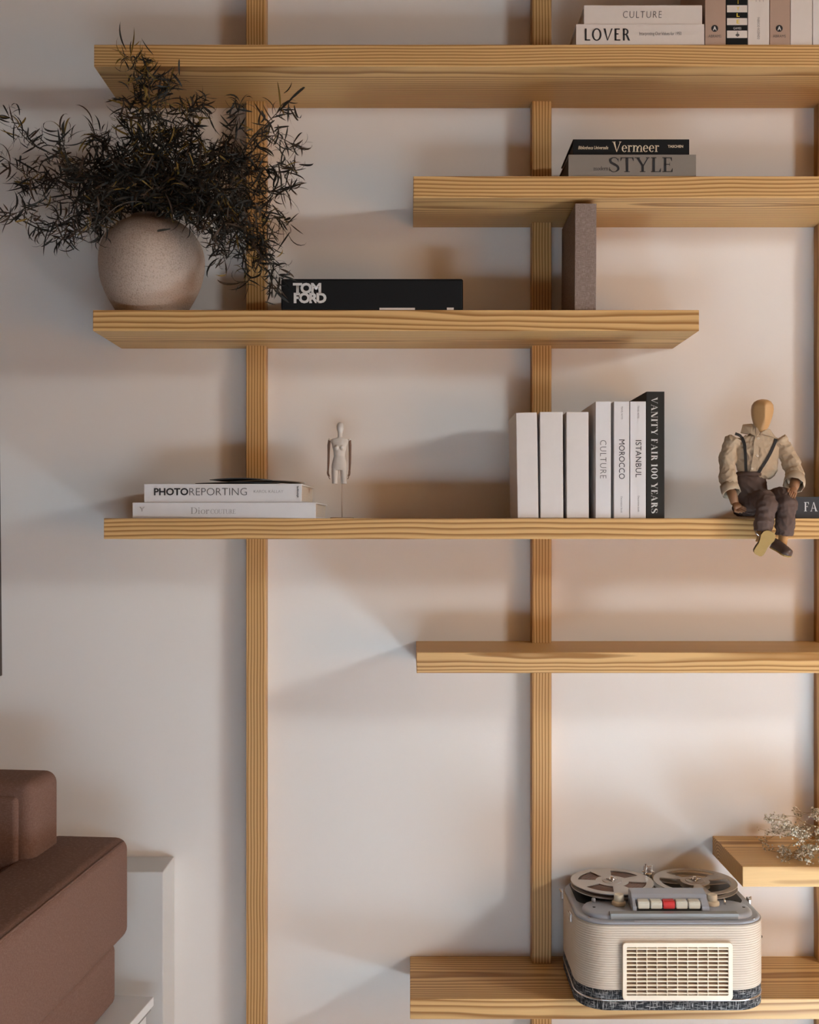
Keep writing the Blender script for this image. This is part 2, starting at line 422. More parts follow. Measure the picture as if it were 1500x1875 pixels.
    if ch == 'i': p.append(_rect(.08, 0, .08 + T * .8, x)); p.append(_rect(0, 0, .16 + T * .8, t)); p.append(_rect(0, x - t, .1, x)); p.append(_rect(.07, .82, .09 + T * .8, .97)); return p, .34
    if ch in 'rnm':
        w = T * .8; p.append(_rect(.08, 0, .08 + w, x)); p.append(_rect(0, 0, .16 + w, t)); p.append(_rect(0, x - t, .1, x))
        if ch == 'r': p += _ring(.30, .36, .16, .28, 60, 180, t * 1.4, t * 1.6, 10); p.append(_rect(.32, .50, .44, .63)); return p, .50
        for k in range(1 if ch == 'n' else 2):
            xx = .08 + (k) * .40
            p += _ring(xx + .26, .36, .14 + w * .5, .28, 0, 180, w * .7, t * 1.6, 14); p.append(_rect(xx + .40 - w * .5, 0, xx + .40 + w * .5, .37)); p.append(_rect(xx + .32 - w * .5, 0, xx + .48 + w * .5, t))
        return p, (.64 if ch == 'n' else 1.04)
    return p, .5
def serif_mesh(s, T=.16, t=.045, sf=True, track=0.0):
    V, Fc, x = [], [], 0.0
    for ch in s:
        sc = 1.0
        if ch.startswith('^'): continue
        ps, adv = glyph(ch, T, t, sf)
        for q in ps:
            n = len(V); V += [(x + a * sc, b * sc, 0) for a, b in q]; Fc.append(list(range(n, n + len(q))))
        x += adv * sc + track
    me = bpy.data.meshes.new('text'); me.from_pydata(V, [], Fc); me.update(); return me
def sans_mesh(s, weight=0.0, spacing=1.0, shear=0.0, line=1.0):
    cu = bpy.data.curves.new('t', 'FONT'); cu.body = s; cu.offset = weight; cu.space_character = spacing; cu.shear = shear; cu.space_line = line; cu.resolution_u = 3
    o = bpy.data.objects.new('t', cu); COL.objects.link(o)
    dg = bpy.context.evaluated_depsgraph_get()
    me = bpy.data.meshes.new_from_object(o.evaluated_get(dg))
    bpy.data.objects.remove(o, do_unlink=True); bpy.data.curves.remove(cu)
    me.materials.clear()
    return me
def put_text(name, me, rect, y, mat, parent, turned=False):
    """fit the flat print into rect = x0, x1, z0, z1 (parent space) on a face that looks towards -y"""
    xs = [v.co.x for v in me.vertices]; ys = [v.co.y for v in me.vertices]
    ax, bx, ay, by = min(xs), max(xs), min(ys), max(ys)
    x0, x1, z0, z1 = rect
    for v in me.vertices:
        fx = (v.co.x - ax) / (bx - ax); fy = (v.co.y - ay) / (by - ay)
        v.co = (x0 + fy * (x1 - x0), y, z1 - fx * (z1 - z0)) if turned else (x0 + fx * (x1 - x0), y, z0 + fy * (z1 - z0))
    bm = bmesh.new(); bm.from_mesh(me)
    bmesh.ops.recalc_face_normals(bm, faces=bm.faces)
    if sum(f.normal.y for f in bm.faces) > 0: bmesh.ops.reverse_faces(bm, faces=bm.faces)
    bm.to_mesh(me); bm.free()
    return link(name, me, mat, parent)

# ------------------------------------------------------------------ books
def cover_mat(name, col, rough=0.55, var=0.03, bump=0.0): return plain(name, col, rough, var, 60, bump, 500)
def book(name, label, px, py, d, deep, cover, lying=True, rz=0.0, ry=0.0, group='books on the shelves', board=0.0028, pages=M_PAPER, round_spine=0.0, bev=0.0006, rest=None):
    """px, py: spine rectangle in the photograph's frame at distance d; local origin = bottom centre of the spine"""
    x0, x1 = PXX(px[0], d), PXX(px[1], d); z1, z0 = PZ(py[0], d), PZ(py[1], d)
    if rest is not None: z0 = rest
    w, h = x1 - x0, z1 - z0
    t = thing(name, label, 'book', ((x0 + x1) / 2, YD(d), z0), (0, ry, rz), group)
    deep = min(deep, 0.206)
    W = w / 2; b = board; s = 0.003
    bm = bmesh.new()
    if lying:
        bbox(bm, -W, W, 0, s, 0, h, bev); bbox(bm, -W, W, s * .5, deep, 0, b, bev * .8); bbox(bm, -W, W, s * .5, deep, h - b, h, bev * .8)
    else:
        bbox(bm, -W, W, 0, s, 0, h, bev); bbox(bm, -W, -W + b, s * .5, deep, 0, h, bev * .8); bbox(bm, W - b, W, s * .5, deep, 0, h, bev * .8)
    from_bm('cover', bm, cover, t)
    e = 0.0035
    if lying: box('pages', -W + e, W - e, s, deep - e, b, h - b, pages, t)
    else: box('pages', -W + b, W - b, s, deep - e, e, h - e, pages, t)
    t['w'] = w; t['h'] = h
    return t, w, h, (x0 + x1) / 2, z0
def print_on(t, me, pxr, pyr, d, mat, name='title', turned=False):
    ox, oz = t.location.x, t.location.z
    return put_text(name, me, (PXX(pxr[0], d) - ox, PXX(pxr[1], d) - ox, PZ(pyr[1], d) - oz, PZ(pyr[0], d) - oz), -0.0006, mat, t, turned)

C_OFFW = cover_mat('offwhite_cover', (0.66, 0.61, 0.57))
C_OFFW2 = cover_mat('cream_cover', (0.66, 0.585, 0.52))
C_COOL = cover_mat('cool_white_cover', (0.67, 0.645, 0.63))
C_BLACK = plain('black_cover', (0.010, 0.0105, 0.011), 0.6, 0.03, 60, spec=.15)
C_GREY = cover_mat('grey_cover', (0.215, 0.185, 0.152), 0.6)
C_TAUPE = cover_mat('taupe_cover', (0.40, 0.27, 0.20), 0.65)
C_CHAR = plain('charcoal_cover', (0.028, 0.026, 0.023), 0.7, 0.03, 60, spec=.15)
C_DGREY = plain('dark_slate_cover', (0.045, 0.045, 0.047), 0.65, .03, 60, spec=.2)
C_LINEN = weave('brown_linen', (0.215, 0.155, 0.125), (0.30, 0.235, 0.20), 900)
d1 = DF + 0.003
# top shelf
t, *_ = book('book', 'white book lettered LOVER lying on the topmost shelf', (1055, 1290), (44, 82), d1, 0.20, C_OFFW2, rest=TOPZ[1])
zl = t.location.z + t['h']
print_on(t, serif_mesh('LOVER', .17, .10, False, .06), (1071, 1154), (52, 75), d1, M_INK)
print_on(t, sans_mesh('Interpreting Our Values for 1950', -.004, .92), (1171, 1248), (58.5, 66.5), d1, M_GREYINK, 'subtitle')
t, *_ = book('book', 'white book lettered CULTURE lying on top of the book lettered LOVER', (1069.5, 1286), (9.5, 43), d1 + .002, 0.20, C_OFFW2, rest=zl)
print_on(t, sans_mesh('CULTURE', -.012, 1.22, 0.06), (1141, 1212), (20.5, 33), d1 + .002, M_GREYINK)
hb = PZ(-150, d1)
def standing(px, cov, lab, top=-150, sh=1, deep=0.20, d=d1, bot=None, **kw):
    return book('book', lab, px, (top, bot or 82), d, deep, cov, False, rest=TOPZ[sh], **kw)[0]
for a, b, lab, nm in ((1291.5, 1329.2, 'taupe book with round black A badge beside the book lettered LOVER', 'a'), (1410, 1447.2, 'taupe book with round black A badge between the white and cream books', 'b')):
    t = standing((a, b), C_TAUPE, lab)
    c = (a + b) / 2 - 1.5
    bm = bmesh.new(); bmesh.ops.create_circle(bm, cap_ends=True, segments=24, radius=6.3 / 925)
    for v in bm.verts: v.co = Vector((v.co.x + PXX(c, d1) - t.location.x, -0.0005, v.co.y + PZ(52.2, d1) - t.location.z))
    bmesh.ops.recalc_face_normals(bm, faces=bm.faces)
    bd = from_bm('badge', bm, M_INK, t)
    ox, oz = t.location.x, t.location.z
    put_text('badge_letter', sans_mesh('A', .03), (PXX(c - 3.4, d1) - ox, PXX(c + 3.4, d1) - ox, PZ(56, d1) - oz, PZ(48.4, d1) - oz), -0.0009, M_WHITEINK, bd)
    print_on(t, sans_mesh('ABRAMS', -.005, 1.05), (c - 11.5, c + 12), (63.8, 69), d1, M_GREYINK, 'publisher_name')
t = standing((1330.3, 1369), C_BLACK, 'book with black and white striped spine and gold letters')
ox, oz = t.location.x, t.location.z
for a, b in ((-94, -81), (-68, -55), (-42, -29), (-16, -4), (9.8, 22.6), (33.4, 46), (56.2, 69.6)):
    box('stripe', PXX(1331.5, d1) - ox, PXX(1368.5, d1) - ox, -0.0005, 0.001, PZ(b, d1) - oz, PZ(a, d1) - oz, C_OFFW2, t)
for ch, y0, y1 in (('S', -13, -6), ('T', -2.5, 7), ('Y', 12.5, 19), ('L', 24.3, 31), ('E', 36, 43.5)):
    print_on(t, sans_mesh(ch, .03), (1349, 1354.4), (y0, y1), d1 - .0003, M_GOLDINK, 'letter')
print_on(t, sans_mesh('GAMES', -.005), (1343, 1357.5), (50, 54.2), d1, M_WHITEINK, 'author_name')
bm = bmesh.new()
for cx, cy, r in ((1350.5, 59.5, 1.1), (1348.8, 64.6, 2.0), (1352.2, 64.6, 2.0), (1350.5, 62.8, 1.7), (1350.5, 66.3, 1.5)):
    rr_ = bmesh.ops.create_circle(bm, cap_ends=True, segments=12, radius=r / 925)
    for v in rr_['verts']: v.co = Vector((v.co.x + PXX(cx, d1) - ox, -0.0009 - cx * 1e-7, v.co.y + PZ(cy, d1) - oz))
from_bm('emblem', bm, M_GREYINK, t)
t = standing((1369.8, 1409), C_OFFW2, 'white book with small upright print between striped and taupe books')
print_on(t, sans_mesh('FABRICIO ROZENDO', .0, 1.15), (1386.8, 1391.2), (32, 72), d1, M_GREYINK, 'author_name', True)
print_on(t, sans_mesh('TTT', -.02, 1.1), (1382, 1400.5), (-14, 3.5), d1, M_GREYINK, 'title')
standing((1448, 1487.6), C_OFFW2, 'plain cream book with blank spine at the right end of the topmost shelf')
standing((1488.6, 1526), C_OFFW, 'white book cut by the right edge on the topmost shelf')
# second shelf
t, *_ = book('book', 'grey book lettered modern STYLE lying on the second shelf', (1041, 1275), (283, 322), d1, 0.20, C_GREY, rest=TOPZ[2], pages=plain('dark_edge_pages', (0.05, 0.045, 0.04)))
zl = t.location.z + t['h']
print_on(t, serif_mesh('STYLE', .15, .05, True, .02), (1115.5, 1232), (288, 315.5), d1, M_INK)
print_on(t, serif_mesh('modern', .14, .06, True), (1087, 1114), (304.5, 312), d1, M_INK, 'subtitle')
t, *_ = book('book', 'black book lettered Vermeer on top of the grey book', (1049.5, 1262.5), (255, 283), d1 + .004, 0.17, C_BLACK, rest=zl, pages=plain('dark_edge_pages', (0.05, 0.045, 0.04)))
print_on(t, serif_mesh('Vermeer', .17, .05, True), (1121, 1207), (259.5, 278.5), d1 + .004, M_CREAMINK)
print_on(t, sans_mesh('Bibliotheca Universalis', .004, .95, .25), (1059, 1114), (267.5, 273.5), d1 + .004, M_CREAMINK, 'series_name')
print_on(t, sans_mesh('TASCHEN', .03), (1223, 1251), (265.8, 270.6), d1 + .004, M_CREAMINK, 'publisher_name')
# third shelf
t, *_ = book('book', 'large black book lettered TOM FORD lying on the third shelf', (515, 848), (511, 568), d1, 0.25, C_BLACK, rest=TOPZ[3], bev=0.0035, board=0.004)
print_on(t, sans_mesh('TOM\nFORD', .050, .84, 0, .74), (536.5, 598), (518, 555.5), d1, M_WHITEINK)
box('label_strip', PXX(695, d1) - t.location.x, PXX(760, d1) - t.location.x, -0.0006, .002, 0.0004, 0.0045, C_OFFW2, t)
box('label_strip', PXX(818.5, d1) - t.location.x, PXX(831, d1) - t.location.x, -0.0006, .002, 0.0004, 0.0050, C_OFFW2, t)
book('book', 'brown linen covered book standing upright under the second shelf', (1052.5, 1091.5), (372.5, 568), d1 + .006, 0.19, C_LINEN, False, rest=TOPZ[3], ry=0.006, pages=plain('dark_edge_pages', (0.05, 0.045, 0.04)))
# fourth shelf
d4 = DF + 0.008
t, *_ = book('book', 'white book lettered Dior COUTURE at the bottom of the two-book stack', (241, 579), (920, 949), d4, 0.235, C_COOL, rest=TOPZ[4], rz=-0.035)
zl = t.location.z + t['h']
print_on(t, serif_mesh('Dior', .13, .035), (349, 383), (929, 941), d4, M_PALEINK)
print_on(t, serif_mesh('COUTURE', .13, .035), (383.5 + 2, 431.5), (932.5, 941), d4, M_PALEINK, 'subtitle')
print_on(t, serif_mesh('Y', .12, .05), (253, 264), (928, 936), d4, M_PALEINK, 'emblem')
t, *_ = book('book', 'white book lettered PHOTOREPORTING on top of the two-book stack', (262.5, 553), (886, 919), d4 + .004, 0.225, C_COOL, rest=zl, rz=-0.035)
zp = t.location.z + t['h']
print_on(t, sans_mesh('PHOTO', .030, 1.0), (281, 344.5), (893.5, 907), d4 + .004, M_INK)
print_on(t, sans_mesh('REPORTING', -.012, 1.0), (346.5, 452.5), (893.5, 907), d4 + .004, M_GREYINK)
print_on(t, sans_mesh('KAROL KÁLLAY', -.01, .95), (465, 519.5), (896, 902.5), d4 + .004, M_PALEINK, 'author_name')
me = sans_mesh('slovart', .02)
for v in me.vertices: v.co.x, v.co.y = -v.co.x, -v.co.y
print_on(t, me, (543.5, 547.5), (890.5, 911), d4 + .004, M_INK, 'publisher_name', True)
pht = t
# loose leaflets on that stack
M_LEAF1 = plain('dark_print', (0.07, 0.075, 0.08), 0.4, 0.5, 25); M_LEAF2 = plain('pale_print', (0.50, 0.47, 0.44), 0.5, 0.3, 20)
for k, (a, b, dd, rz, mt, lab, curl) in enumerate(((372, 520, .10, -.10, M_LEAF1, 'dark printed leaflet lowest on the stack of two white books', .002),
                                            (420, 556, .13, .12, M_LEAF2, 'pale printed leaflet in the middle of the loose papers on the stack', .004),
                                            (404, 508, .09, -.22, M_LEAF1, 'dark printed leaflet uppermost on the stack of two white books', .003))):
    W = (PXX(b, 2.9) - PXX(a, 2.9)) / 2
    nx = 10; V, Fc = [], []
    for s in (0, 1):
        for j in (0, 1):
            for i in range(nx + 1):
                f = i / nx * 2 - 1
                V.append((f * W, -.065 + j * .13, (1 - f * f) * curl + s * .0012))
    def ix(s, j, i): return (s * 2 + j) * (nx + 1) + i
    for i in range(nx):
        Fc += [(ix(0, 0, i), ix(0, 1, i), ix(0, 1, i + 1), ix(0, 0, i + 1)), (ix(1, 0, i), ix(1, 0, i + 1), ix(1, 1, i + 1), ix(1, 1, i)),
               (ix(0, 0, i), ix(0, 0, i + 1), ix(1, 0, i + 1), ix(1, 0, i)), (ix(0, 1, i), ix(1, 1, i), ix(1, 1, i + 1), ix(0, 1, i + 1))]
    Fc += [(ix(0, 0, 0), ix(1, 0, 0), ix(1, 1, 0), ix(0, 1, 0)), (ix(0, 0, nx), ix(0, 1, nx), ix(1, 1, nx), ix(1, 0, nx))]
    o = pyd('leaflet', V, Fc, mt, None, True)
    o.location = (PXX((a + b) / 2, 2.92), YF + dd * .8, zp + .0006 + k * .0036); o.rotation_euler = (0, 0, rz)
    tag(o, lab, 'paper', 'loose leaflets')
# the upright row on the fourth shelf
blank = [((945.5, 986.5), 755, .016, 'leftmost blank white book in the upright row on the fourth shelf', .13),
         ((990, 1031.8), 754, .006, 'middle one of the three blank white books in the upright row', .0), ((1038, 1078.5), 754, .003, 'blank white book beside the upright book lettered CULTURE', .0)]
for (a, b), tp, tl, lab, rz in blank:
    t = book('book', lab, (a + (2.5 if tl > .01 else 0), b), (tp, 948), d4, 0.16, C_OFFW, False, rest=TOPZ[4], ry=-tl, pages=C_OFFW, bev=.0012)[0]
t = book('book', 'grey-white upright book lettered CULTURE in the row on the fourth shelf', (1091, 1119), (735, 948), d4, 0.20, C_COOL, False, rest=TOPZ[4])[0]
print_on(t, sans_mesh('CULTURE', -.012, 1.15), (1099, 1110.5), (806, 876), d4, M_GREYINK, 'title', True)
t = book('book', 'grey-white upright book lettered MOROCCO', (1124.5, 1152.5), (735, 948), d4, 0.20, C_COOL, False, rest=TOPZ[4])[0]
print_on(t, sans_mesh('MOROCCO', .0, 1.05), (1133.5, 1144.2), (805, 877), d4, M_INK, 'title', True)
print_on(t, sans_mesh('TRAVEL NOTES', -.005), (1137.5, 1140.5), (744, 768), d4, M_GREYINK, 'author_name', True)
print_on(t, sans_mesh('Decoration book', -.005), (1136.8, 1140), (909, 939), d4, M_GREYINK, 'publisher_name', True)
t = book('book', 'grey-white upright book lettered ISTANBUL', (1154, 1183), (735, 948), d4, 0.20, C_COOL, False, rest=TOPZ[4])[0]
print_on(t, sans_mesh('ISTANBUL', .0, 1.05), (1164, 1174.6), (806, 874), d4, M_INK, 'title', True)
print_on(t, sans_mesh('TRAVEL NOTES', -.005), (1167.5, 1170.5), (743, 766), d4, M_GREYINK, 'author_name', True)
print_on(t, sans_mesh('Decoration book', -.005), (1168, 1171.2), (908, 937), d4, M_GREYINK, 'publisher_name', True)
t = book('book', 'tall dark book lettered VANITY FAIR 100 YEARS ending the upright row', (1184, 1217), (717, 948), d4, 0.235, C_CHAR, False, rest=TOPZ[4], pages=plain('dark_edge_pages', (0.05, 0.045, 0.04)))[0]
print_on(t, serif_mesh('VANITY FAIR 100 YEARS', .20, .03, True, .04), (1192.5, 1204.5), (727, 940), d4, M_WHITEINK, 'title', True)
t, *_ = book('book', 'dark slate book lettered FA lying beside the seated wooden figure', (1457, 1690), (909.5, 948), d4, 0.20, C_DGREY, rest=TOPZ[4], pages=plain('dark_edge_pages', (0.05, 0.045, 0.04)))
print_on(t, serif_mesh('FA', .16, .05, True, .06), (1472.5, 1497.5), (919.5, 936.3), d4, M_WHITEINK)

# ------------------------------------------------------------------ vase
def vase_mat():
    m, nt, b = nodes_of('rough_clay')
    tc = nd(nt, 'ShaderNodeTexCoord')
    n1 = nd(nt, 'ShaderNodeTexNoise'); n1.inputs['Scale'].default_value = 330; n1.inputs['Detail'].default_value = 6; n1.inputs['Roughness'].default_value = .65
    n2 = nd(nt, 'ShaderNodeTexNoise'); n2.inputs['Scale'].default_value = 9; n2.inputs['Detail'].default_value = 3
    mp = nd(nt, 'ShaderNodeMapping'); mp.inputs['Scale'].default_value = (.3, .3, 1)
    nt.links.new(tc.outputs['Object'], mp.inputs[0])
    n3 = nd(nt, 'ShaderNodeTexNoise'); n3.inputs['Scale'].default_value = 120; n3.inputs['Detail'].default_value = 2
    nt.links.new(mp.outputs[0], n3.inputs[0])
    for n in (n1, n2): nt.links.new(tc.outputs['Object'], n.inputs['Vector'])
    rp = nd(nt, 'ShaderNodeValToRGB')
    rp.color_ramp.elements[0].position = .34; rp.color_ramp.elements[0].color = (.33, .25, .19, 1)
    rp.color_ramp.elements[1].position = .52; rp.color_ramp.elements[1].color = (.55, .44, .36, 1)
    nt.links.new(mth(nt, 'ADD', mth(nt, 'MULTIPLY', n1.outputs[0], .75), mth(nt, 'MULTIPLY', n2.outputs[0], .25)), rp.inputs[0])
    nt.links.new(rp.outputs[0], b.inputs['Base Color']); b.inputs['Roughness'].default_value = .95; b.inputs['Specular IOR Level'].default_value = .1
    bp = nd(nt, 'ShaderNodeBump'); bp.inputs['Strength'].default_value = .7; bp.inputs['Distance'].default_value = .003
    nt.links.new(mth(nt, 'ADD', n1.outputs[0], mth(nt, 'MULTIPLY', n3.outputs[0], .6)), bp.inputs['Height']); nt.links.new(bp.outputs[0], b.inputs['Normal'])
    return m
DV = 2.945
vz = TOPZ[3]; vc = Vector((PXX(278, DV), YD(DV), vz))
s = DV / F
base_py = 965 - (vz - H) * F / DV
prof = []
for py, r in ((base_py, 50), (base_py - 2, 55), (575, 62), (565, 68), (552, 75.5), (535, 84), (510, 92.5), (482, 95.5), (460, 93), (445, 87.5), (430, 78), (418, 66), (410, 54), (405, 44.5), (401, 39), (397.5, 37), (396.5, 35)):
    prof.append((r * s, (base_py - py) * s))
sp_ = spline([(r, 0, z) for r, z in prof], 3); prof = [(p.x, p.z) for p in sp_]
topz = prof[-1][1]
prof += [(30 * s, topz - .001), (29 * s, topz - .01), (34 * s, topz - .02), (60 * s, topz - .05), (60 * s, .03), (20 * s, .015)]
o = lathe('vase', prof, (0, 0, 0), vase_mat(), None, 64)
o.location = vc
for v in o.data.vertices:
    rad = Vector((v.co.x, v.co.y, 0))
    if rad.length > .02: v.co += rad.normalized() * noise.noise(v.co * 14) * .0022
tag(o, 'round rough clay vase with short neck on the left end of the third shelf', 'vase')
mouth = vc + Vector((0, 0, topz))

# ------------------------------------------------------------------ dark leafy branches in the vase
rnd = random.Random(7)
M_LEAFG = plain('dark_leaf', (0.016, 0.015, 0.012), 0.55, 0.5, 30, spec=0.25)
M_LEAFB = plain('brown_leaf', (0.050, 0.030, 0.018), 0.6, 0.4, 30, spec=0.25)
M_LEAFY = plain('yellow_leaf', (0.17, 0.105, 0.022), 0.6, 0.3, 30, spec=0.25)
M_TWIG = plain('dark_twig', (0.055, 0.038, 0.026), 0.7, 0.3, 60)
plant = thing('leafy_branches', 'dark dried branches with narrow curling leaves standing in the clay vase', 'plant', mouth)
def leaf_geom(L, w, curl, twist):
    n = 7; V, Fc = [], []
    x = z = 0.0; a = 0.0
    for i in range(n + 1):
        f = i / n
        ww = w * (math.sin(PI * min(1, f * .92 + .08)) ** .8) * .5
        b = twist * f
        side = Vector((0, math.cos(b), math.sin(b)))
        c = Vector((x, 0, z)); nn = Vector((-math.sin(a), 0, math.cos(a)))
        V += [c + side * ww, c - nn * ww * .35, c - side * ww]
        a += curl / n * (0.4 + 1.2 * f); x += L / n * math.cos(a); z -= L / n * math.sin(a)
    for i in range(n):
        p = i * 3; q = p + 3
        Fc += [(p, p + 1, q + 1, q), (p + 1, p + 2, q + 2, q + 1)]
    return V, Fc
VARS = []
for k in range(16):
    VARS.append(leaf_geom(rnd.uniform(.034, .060), rnd.uniform(.0036, .0058), rnd.choice((-1, 1)) * rnd.uniform(.3, 3.2), rnd.uniform(-1.4, 1.4)))
VM = {}
def leaf_mesh(k, mt):
    if (k, mt.name) not in VM:
        me = bpy.data.meshes.new('leaf'); me.from_pydata([tuple(v) for v in VARS[k][0]], [], VARS[k][1]); me.materials.append(mt)
        for p in me.polygons: p.use_smooth = True
        VM[(k, mt.name)] = me
    return VM[(k, mt.name)]
# branch paths in the photo's frame: (via px,py,d), ..., tip ; all start in the vase mouth
BR = [
    [(225, 350, 2.90), (140, 300, 2.86), (60, 265, 2.84), (18, 215, 2.84)], [(230, 355, 2.95), (150, 320, 2.96), (70, 330, 2.95), (8, 290, 2.95)],
    [(230, 370, 2.88), (150, 360, 2.84), (80, 375, 2.82), (22, 392, 2.81)], [(225, 380, 2.92), (160, 385, 2.90), (110, 410, 2.90), (68, 418, 2.90)],
    [(225, 388, 2.90), (180, 400, 2.86), (140, 425, 2.85), (112, 438, 2.84)], [(215, 375, 3.00), (150, 345, 3.03), (95, 330, 3.04), (40, 340, 3.04)],
    [(245, 330, 2.90), (205, 290, 2.88), (190, 260, 2.86), (172, 245, 2.86)], [(250, 340, 2.84), (170, 330, 2.80), (120, 300, 2.79), (118, 250, 2.79)],
    [(270, 310, 2.84), (262, 230, 2.78), (258, 160, 2.76), (238, 104, 2.75)], [(278, 300, 2.82), (275, 220, 2.77), (272, 150, 2.75), (266, 112, 2.74)],
    [(285, 310, 2.84), (292, 240, 2.79), (290, 180, 2.77), (312, 150, 2.76)], [(290, 320, 2.88), (315, 250, 2.84), (345, 210, 2.80), (372, 188, 2.79)],
    [(265, 320, 2.92), (245, 270, 2.88), (240, 230, 2.84), (228, 190, 2.79)], [(300, 330, 2.90), (340, 280, 2.88), (352, 240, 2.87), (340, 205, 2.86)],
    [(310, 335, 2.88), (385, 290, 2.86), (425, 240, 2.84), (440, 190, 2.80)], [(315, 340, 2.85), (420, 300, 2.82), (460, 255, 2.80), (528, 186, 2.78)],
    [(320, 345, 2.88), (430, 310, 2.86), (490, 250, 2.85), (545, 268, 2.85)], [(320, 350, 2.92), (440, 325, 2.92), (490, 305, 2.91), (540, 312, 2.91)],
    [(320, 355, 2.86), (430, 345, 2.84), (490, 350, 2.83), (532, 345, 2.82)], [(315, 360, 2.90), (420, 370, 2.90), (480, 385, 2.90), (528, 412, 2.90)],
    [(315, 360, 2.84), (400, 370, 2.80), (450, 420, 2.78), (480, 470, 2.77)], [(310, 365, 2.84), (390, 385, 2.80), (440, 440, 2.79), (455, 515, 2.785)],
    [(315, 365, 2.82), (410, 385, 2.79), (470, 450, 2.78), (512, 505, 2.775)], [(315, 365, 2.86), (430, 400, 2.82), (490, 470, 2.785), (500, 545, 2.775)],
    [(305, 372, 2.82), (365, 400, 2.79), (395, 430, 2.78), (412, 478, 2.775)], [(320, 368, 2.92), (400, 400, 2.93), (460, 430, 2.94), (495, 445, 2.94)],
    [(310, 340, 2.95), (370, 310, 2.98), (410, 300, 3.00), (470, 300, 3.00)], [(260, 345, 2.98), (220, 310, 3.00), (190, 300, 3.02), (150, 300, 3.02)],
    [(280, 340, 2.94), (285, 300, 2.95), (300, 270, 2.95), (320, 240, 2.94)], [(270, 360, 2.84), (230, 345, 2.80), (200, 350, 2.78), (170, 380, 2.77)],
    [(285, 360, 2.82), (310, 340, 2.79), (350, 350, 2.77), (370, 400, 2.765)], [(260, 370, 2.84), (220, 375, 2.80), (190, 400, 2.79), (176, 425, 2.78)],
    [(280, 350, 2.80), (270, 320, 2.76), (240, 310, 2.75), (215, 330, 2.74)], [(290, 350, 2.80), (330, 320, 2.76), (370, 330, 2.75), (410, 350, 2.745)],
    [(300, 345, 2.82), (350, 300, 2.79), (390, 280, 2.78), (430, 290, 2.78)],
]
leaves = []          # matrix, variant, material, weight for being told apart
def clampv(p):
    p = p.copy()
    if p.z > 2.13: p.y = min(p.y, YF - .022 if p.z > 2.145 else p.y)
    p.y = min(p.y, -0.03)
    if POSTS[0][0] - .02 < p.x < POSTS[0][1] + .02: p.y = min(p.y, -0.075)
    return p
for bi, br in enumerate(BR):
    pts = [mouth + Vector((0, 0, -.05)), mouth + Vector(((br[0][0] - 278) * .0003, 0, .0))] + [P(*q) for q in br]
    path = [clampv(p) if i > 10 else p for i, p in enumerate(spline(pts, 7))]
    nP = len(path)
    tube('branch', [p - mouth for p in path], [.0021 - .0014 * i / (nP - 1) for i in range(nP)], M_TWIG, plant, 5)
    i0 = 11
    for i in range(i0, nP):
        tgt = (path[min(i + 1, nP - 1)] - path[i - 1]).normalized()
        f = (i - i0) / (nP - 1 - i0)
        cnt = rnd.randint(4, 6) if f > .55 else rnd.randint(6, 9)
        if i == nP - 1: cnt = 9
        for c in range(cnt):
            base = path[i] + (path[i] - path[i - 1]) * rnd.uniform(-.6, .3)
            # short side twigs carry some of the leaves outward
            if rnd.random() < .62:
                off = Vector((rnd.gauss(0, 1), rnd.gauss(0, .8), rnd.gauss(0, .9))).normalized() * rnd.uniform(.008, .036 if f < .7 else .022)
                base = base + off
            base = clampv(base)
            di = (tgt * rnd.uniform(-.1, .9) + Vector((rnd.gauss(0, .9), rnd.gauss(0, .6), rnd.gauss(-.1, .9)))).normalized()
            rot = di.to_track_quat('X', 'Z').to_matrix() @ Matrix.Rotation(rnd.uniform(0, 2 * PI), 3, 'X')
            sc = rnd.uniform(.5, 1.05)
            tip = base + rot @ Vector((VARS[0][0][-1].x * sc, 0, 0))
            if tip.y > -.02 or tip.z < vz + .004: continue
            if max(base.x, tip.x) > PXX(508, 2.8) and min(base.z, tip.z) < vz + .07 and max(base.y, tip.y) > YF - .004: continue
            if (Vector((base.x, base.y, 0)) - Vector((vc.x, vc.y, 0))).length < .10 and base.z < mouth.z - .012: continue
            if tip.z > 2.16 and tip.y > YF - .008: continue
            if vc.x - .062 < base.x < vc.x + .036 and min(base.z, tip.z) < mouth.z + .006 and min(base.y, tip.y) < vc.y + .02: continue
            u = rnd.random()
            up = (base.z - mouth.z)
            mt = M_LEAFY if (u < .05 or (u < .22 and up > .08 and abs(base.x - mouth.x - .03) < .07)) else (M_LEAFB if u < .30 else M_LEAFG)
            m4 = Matrix.Translation(base - mouth) @ (rot * sc).to_4x4()
            leaves.append((f + rnd.random() * .3 + (.2 if base.y < YF else 0), m4, rnd.randrange(len(VARS)), mt))
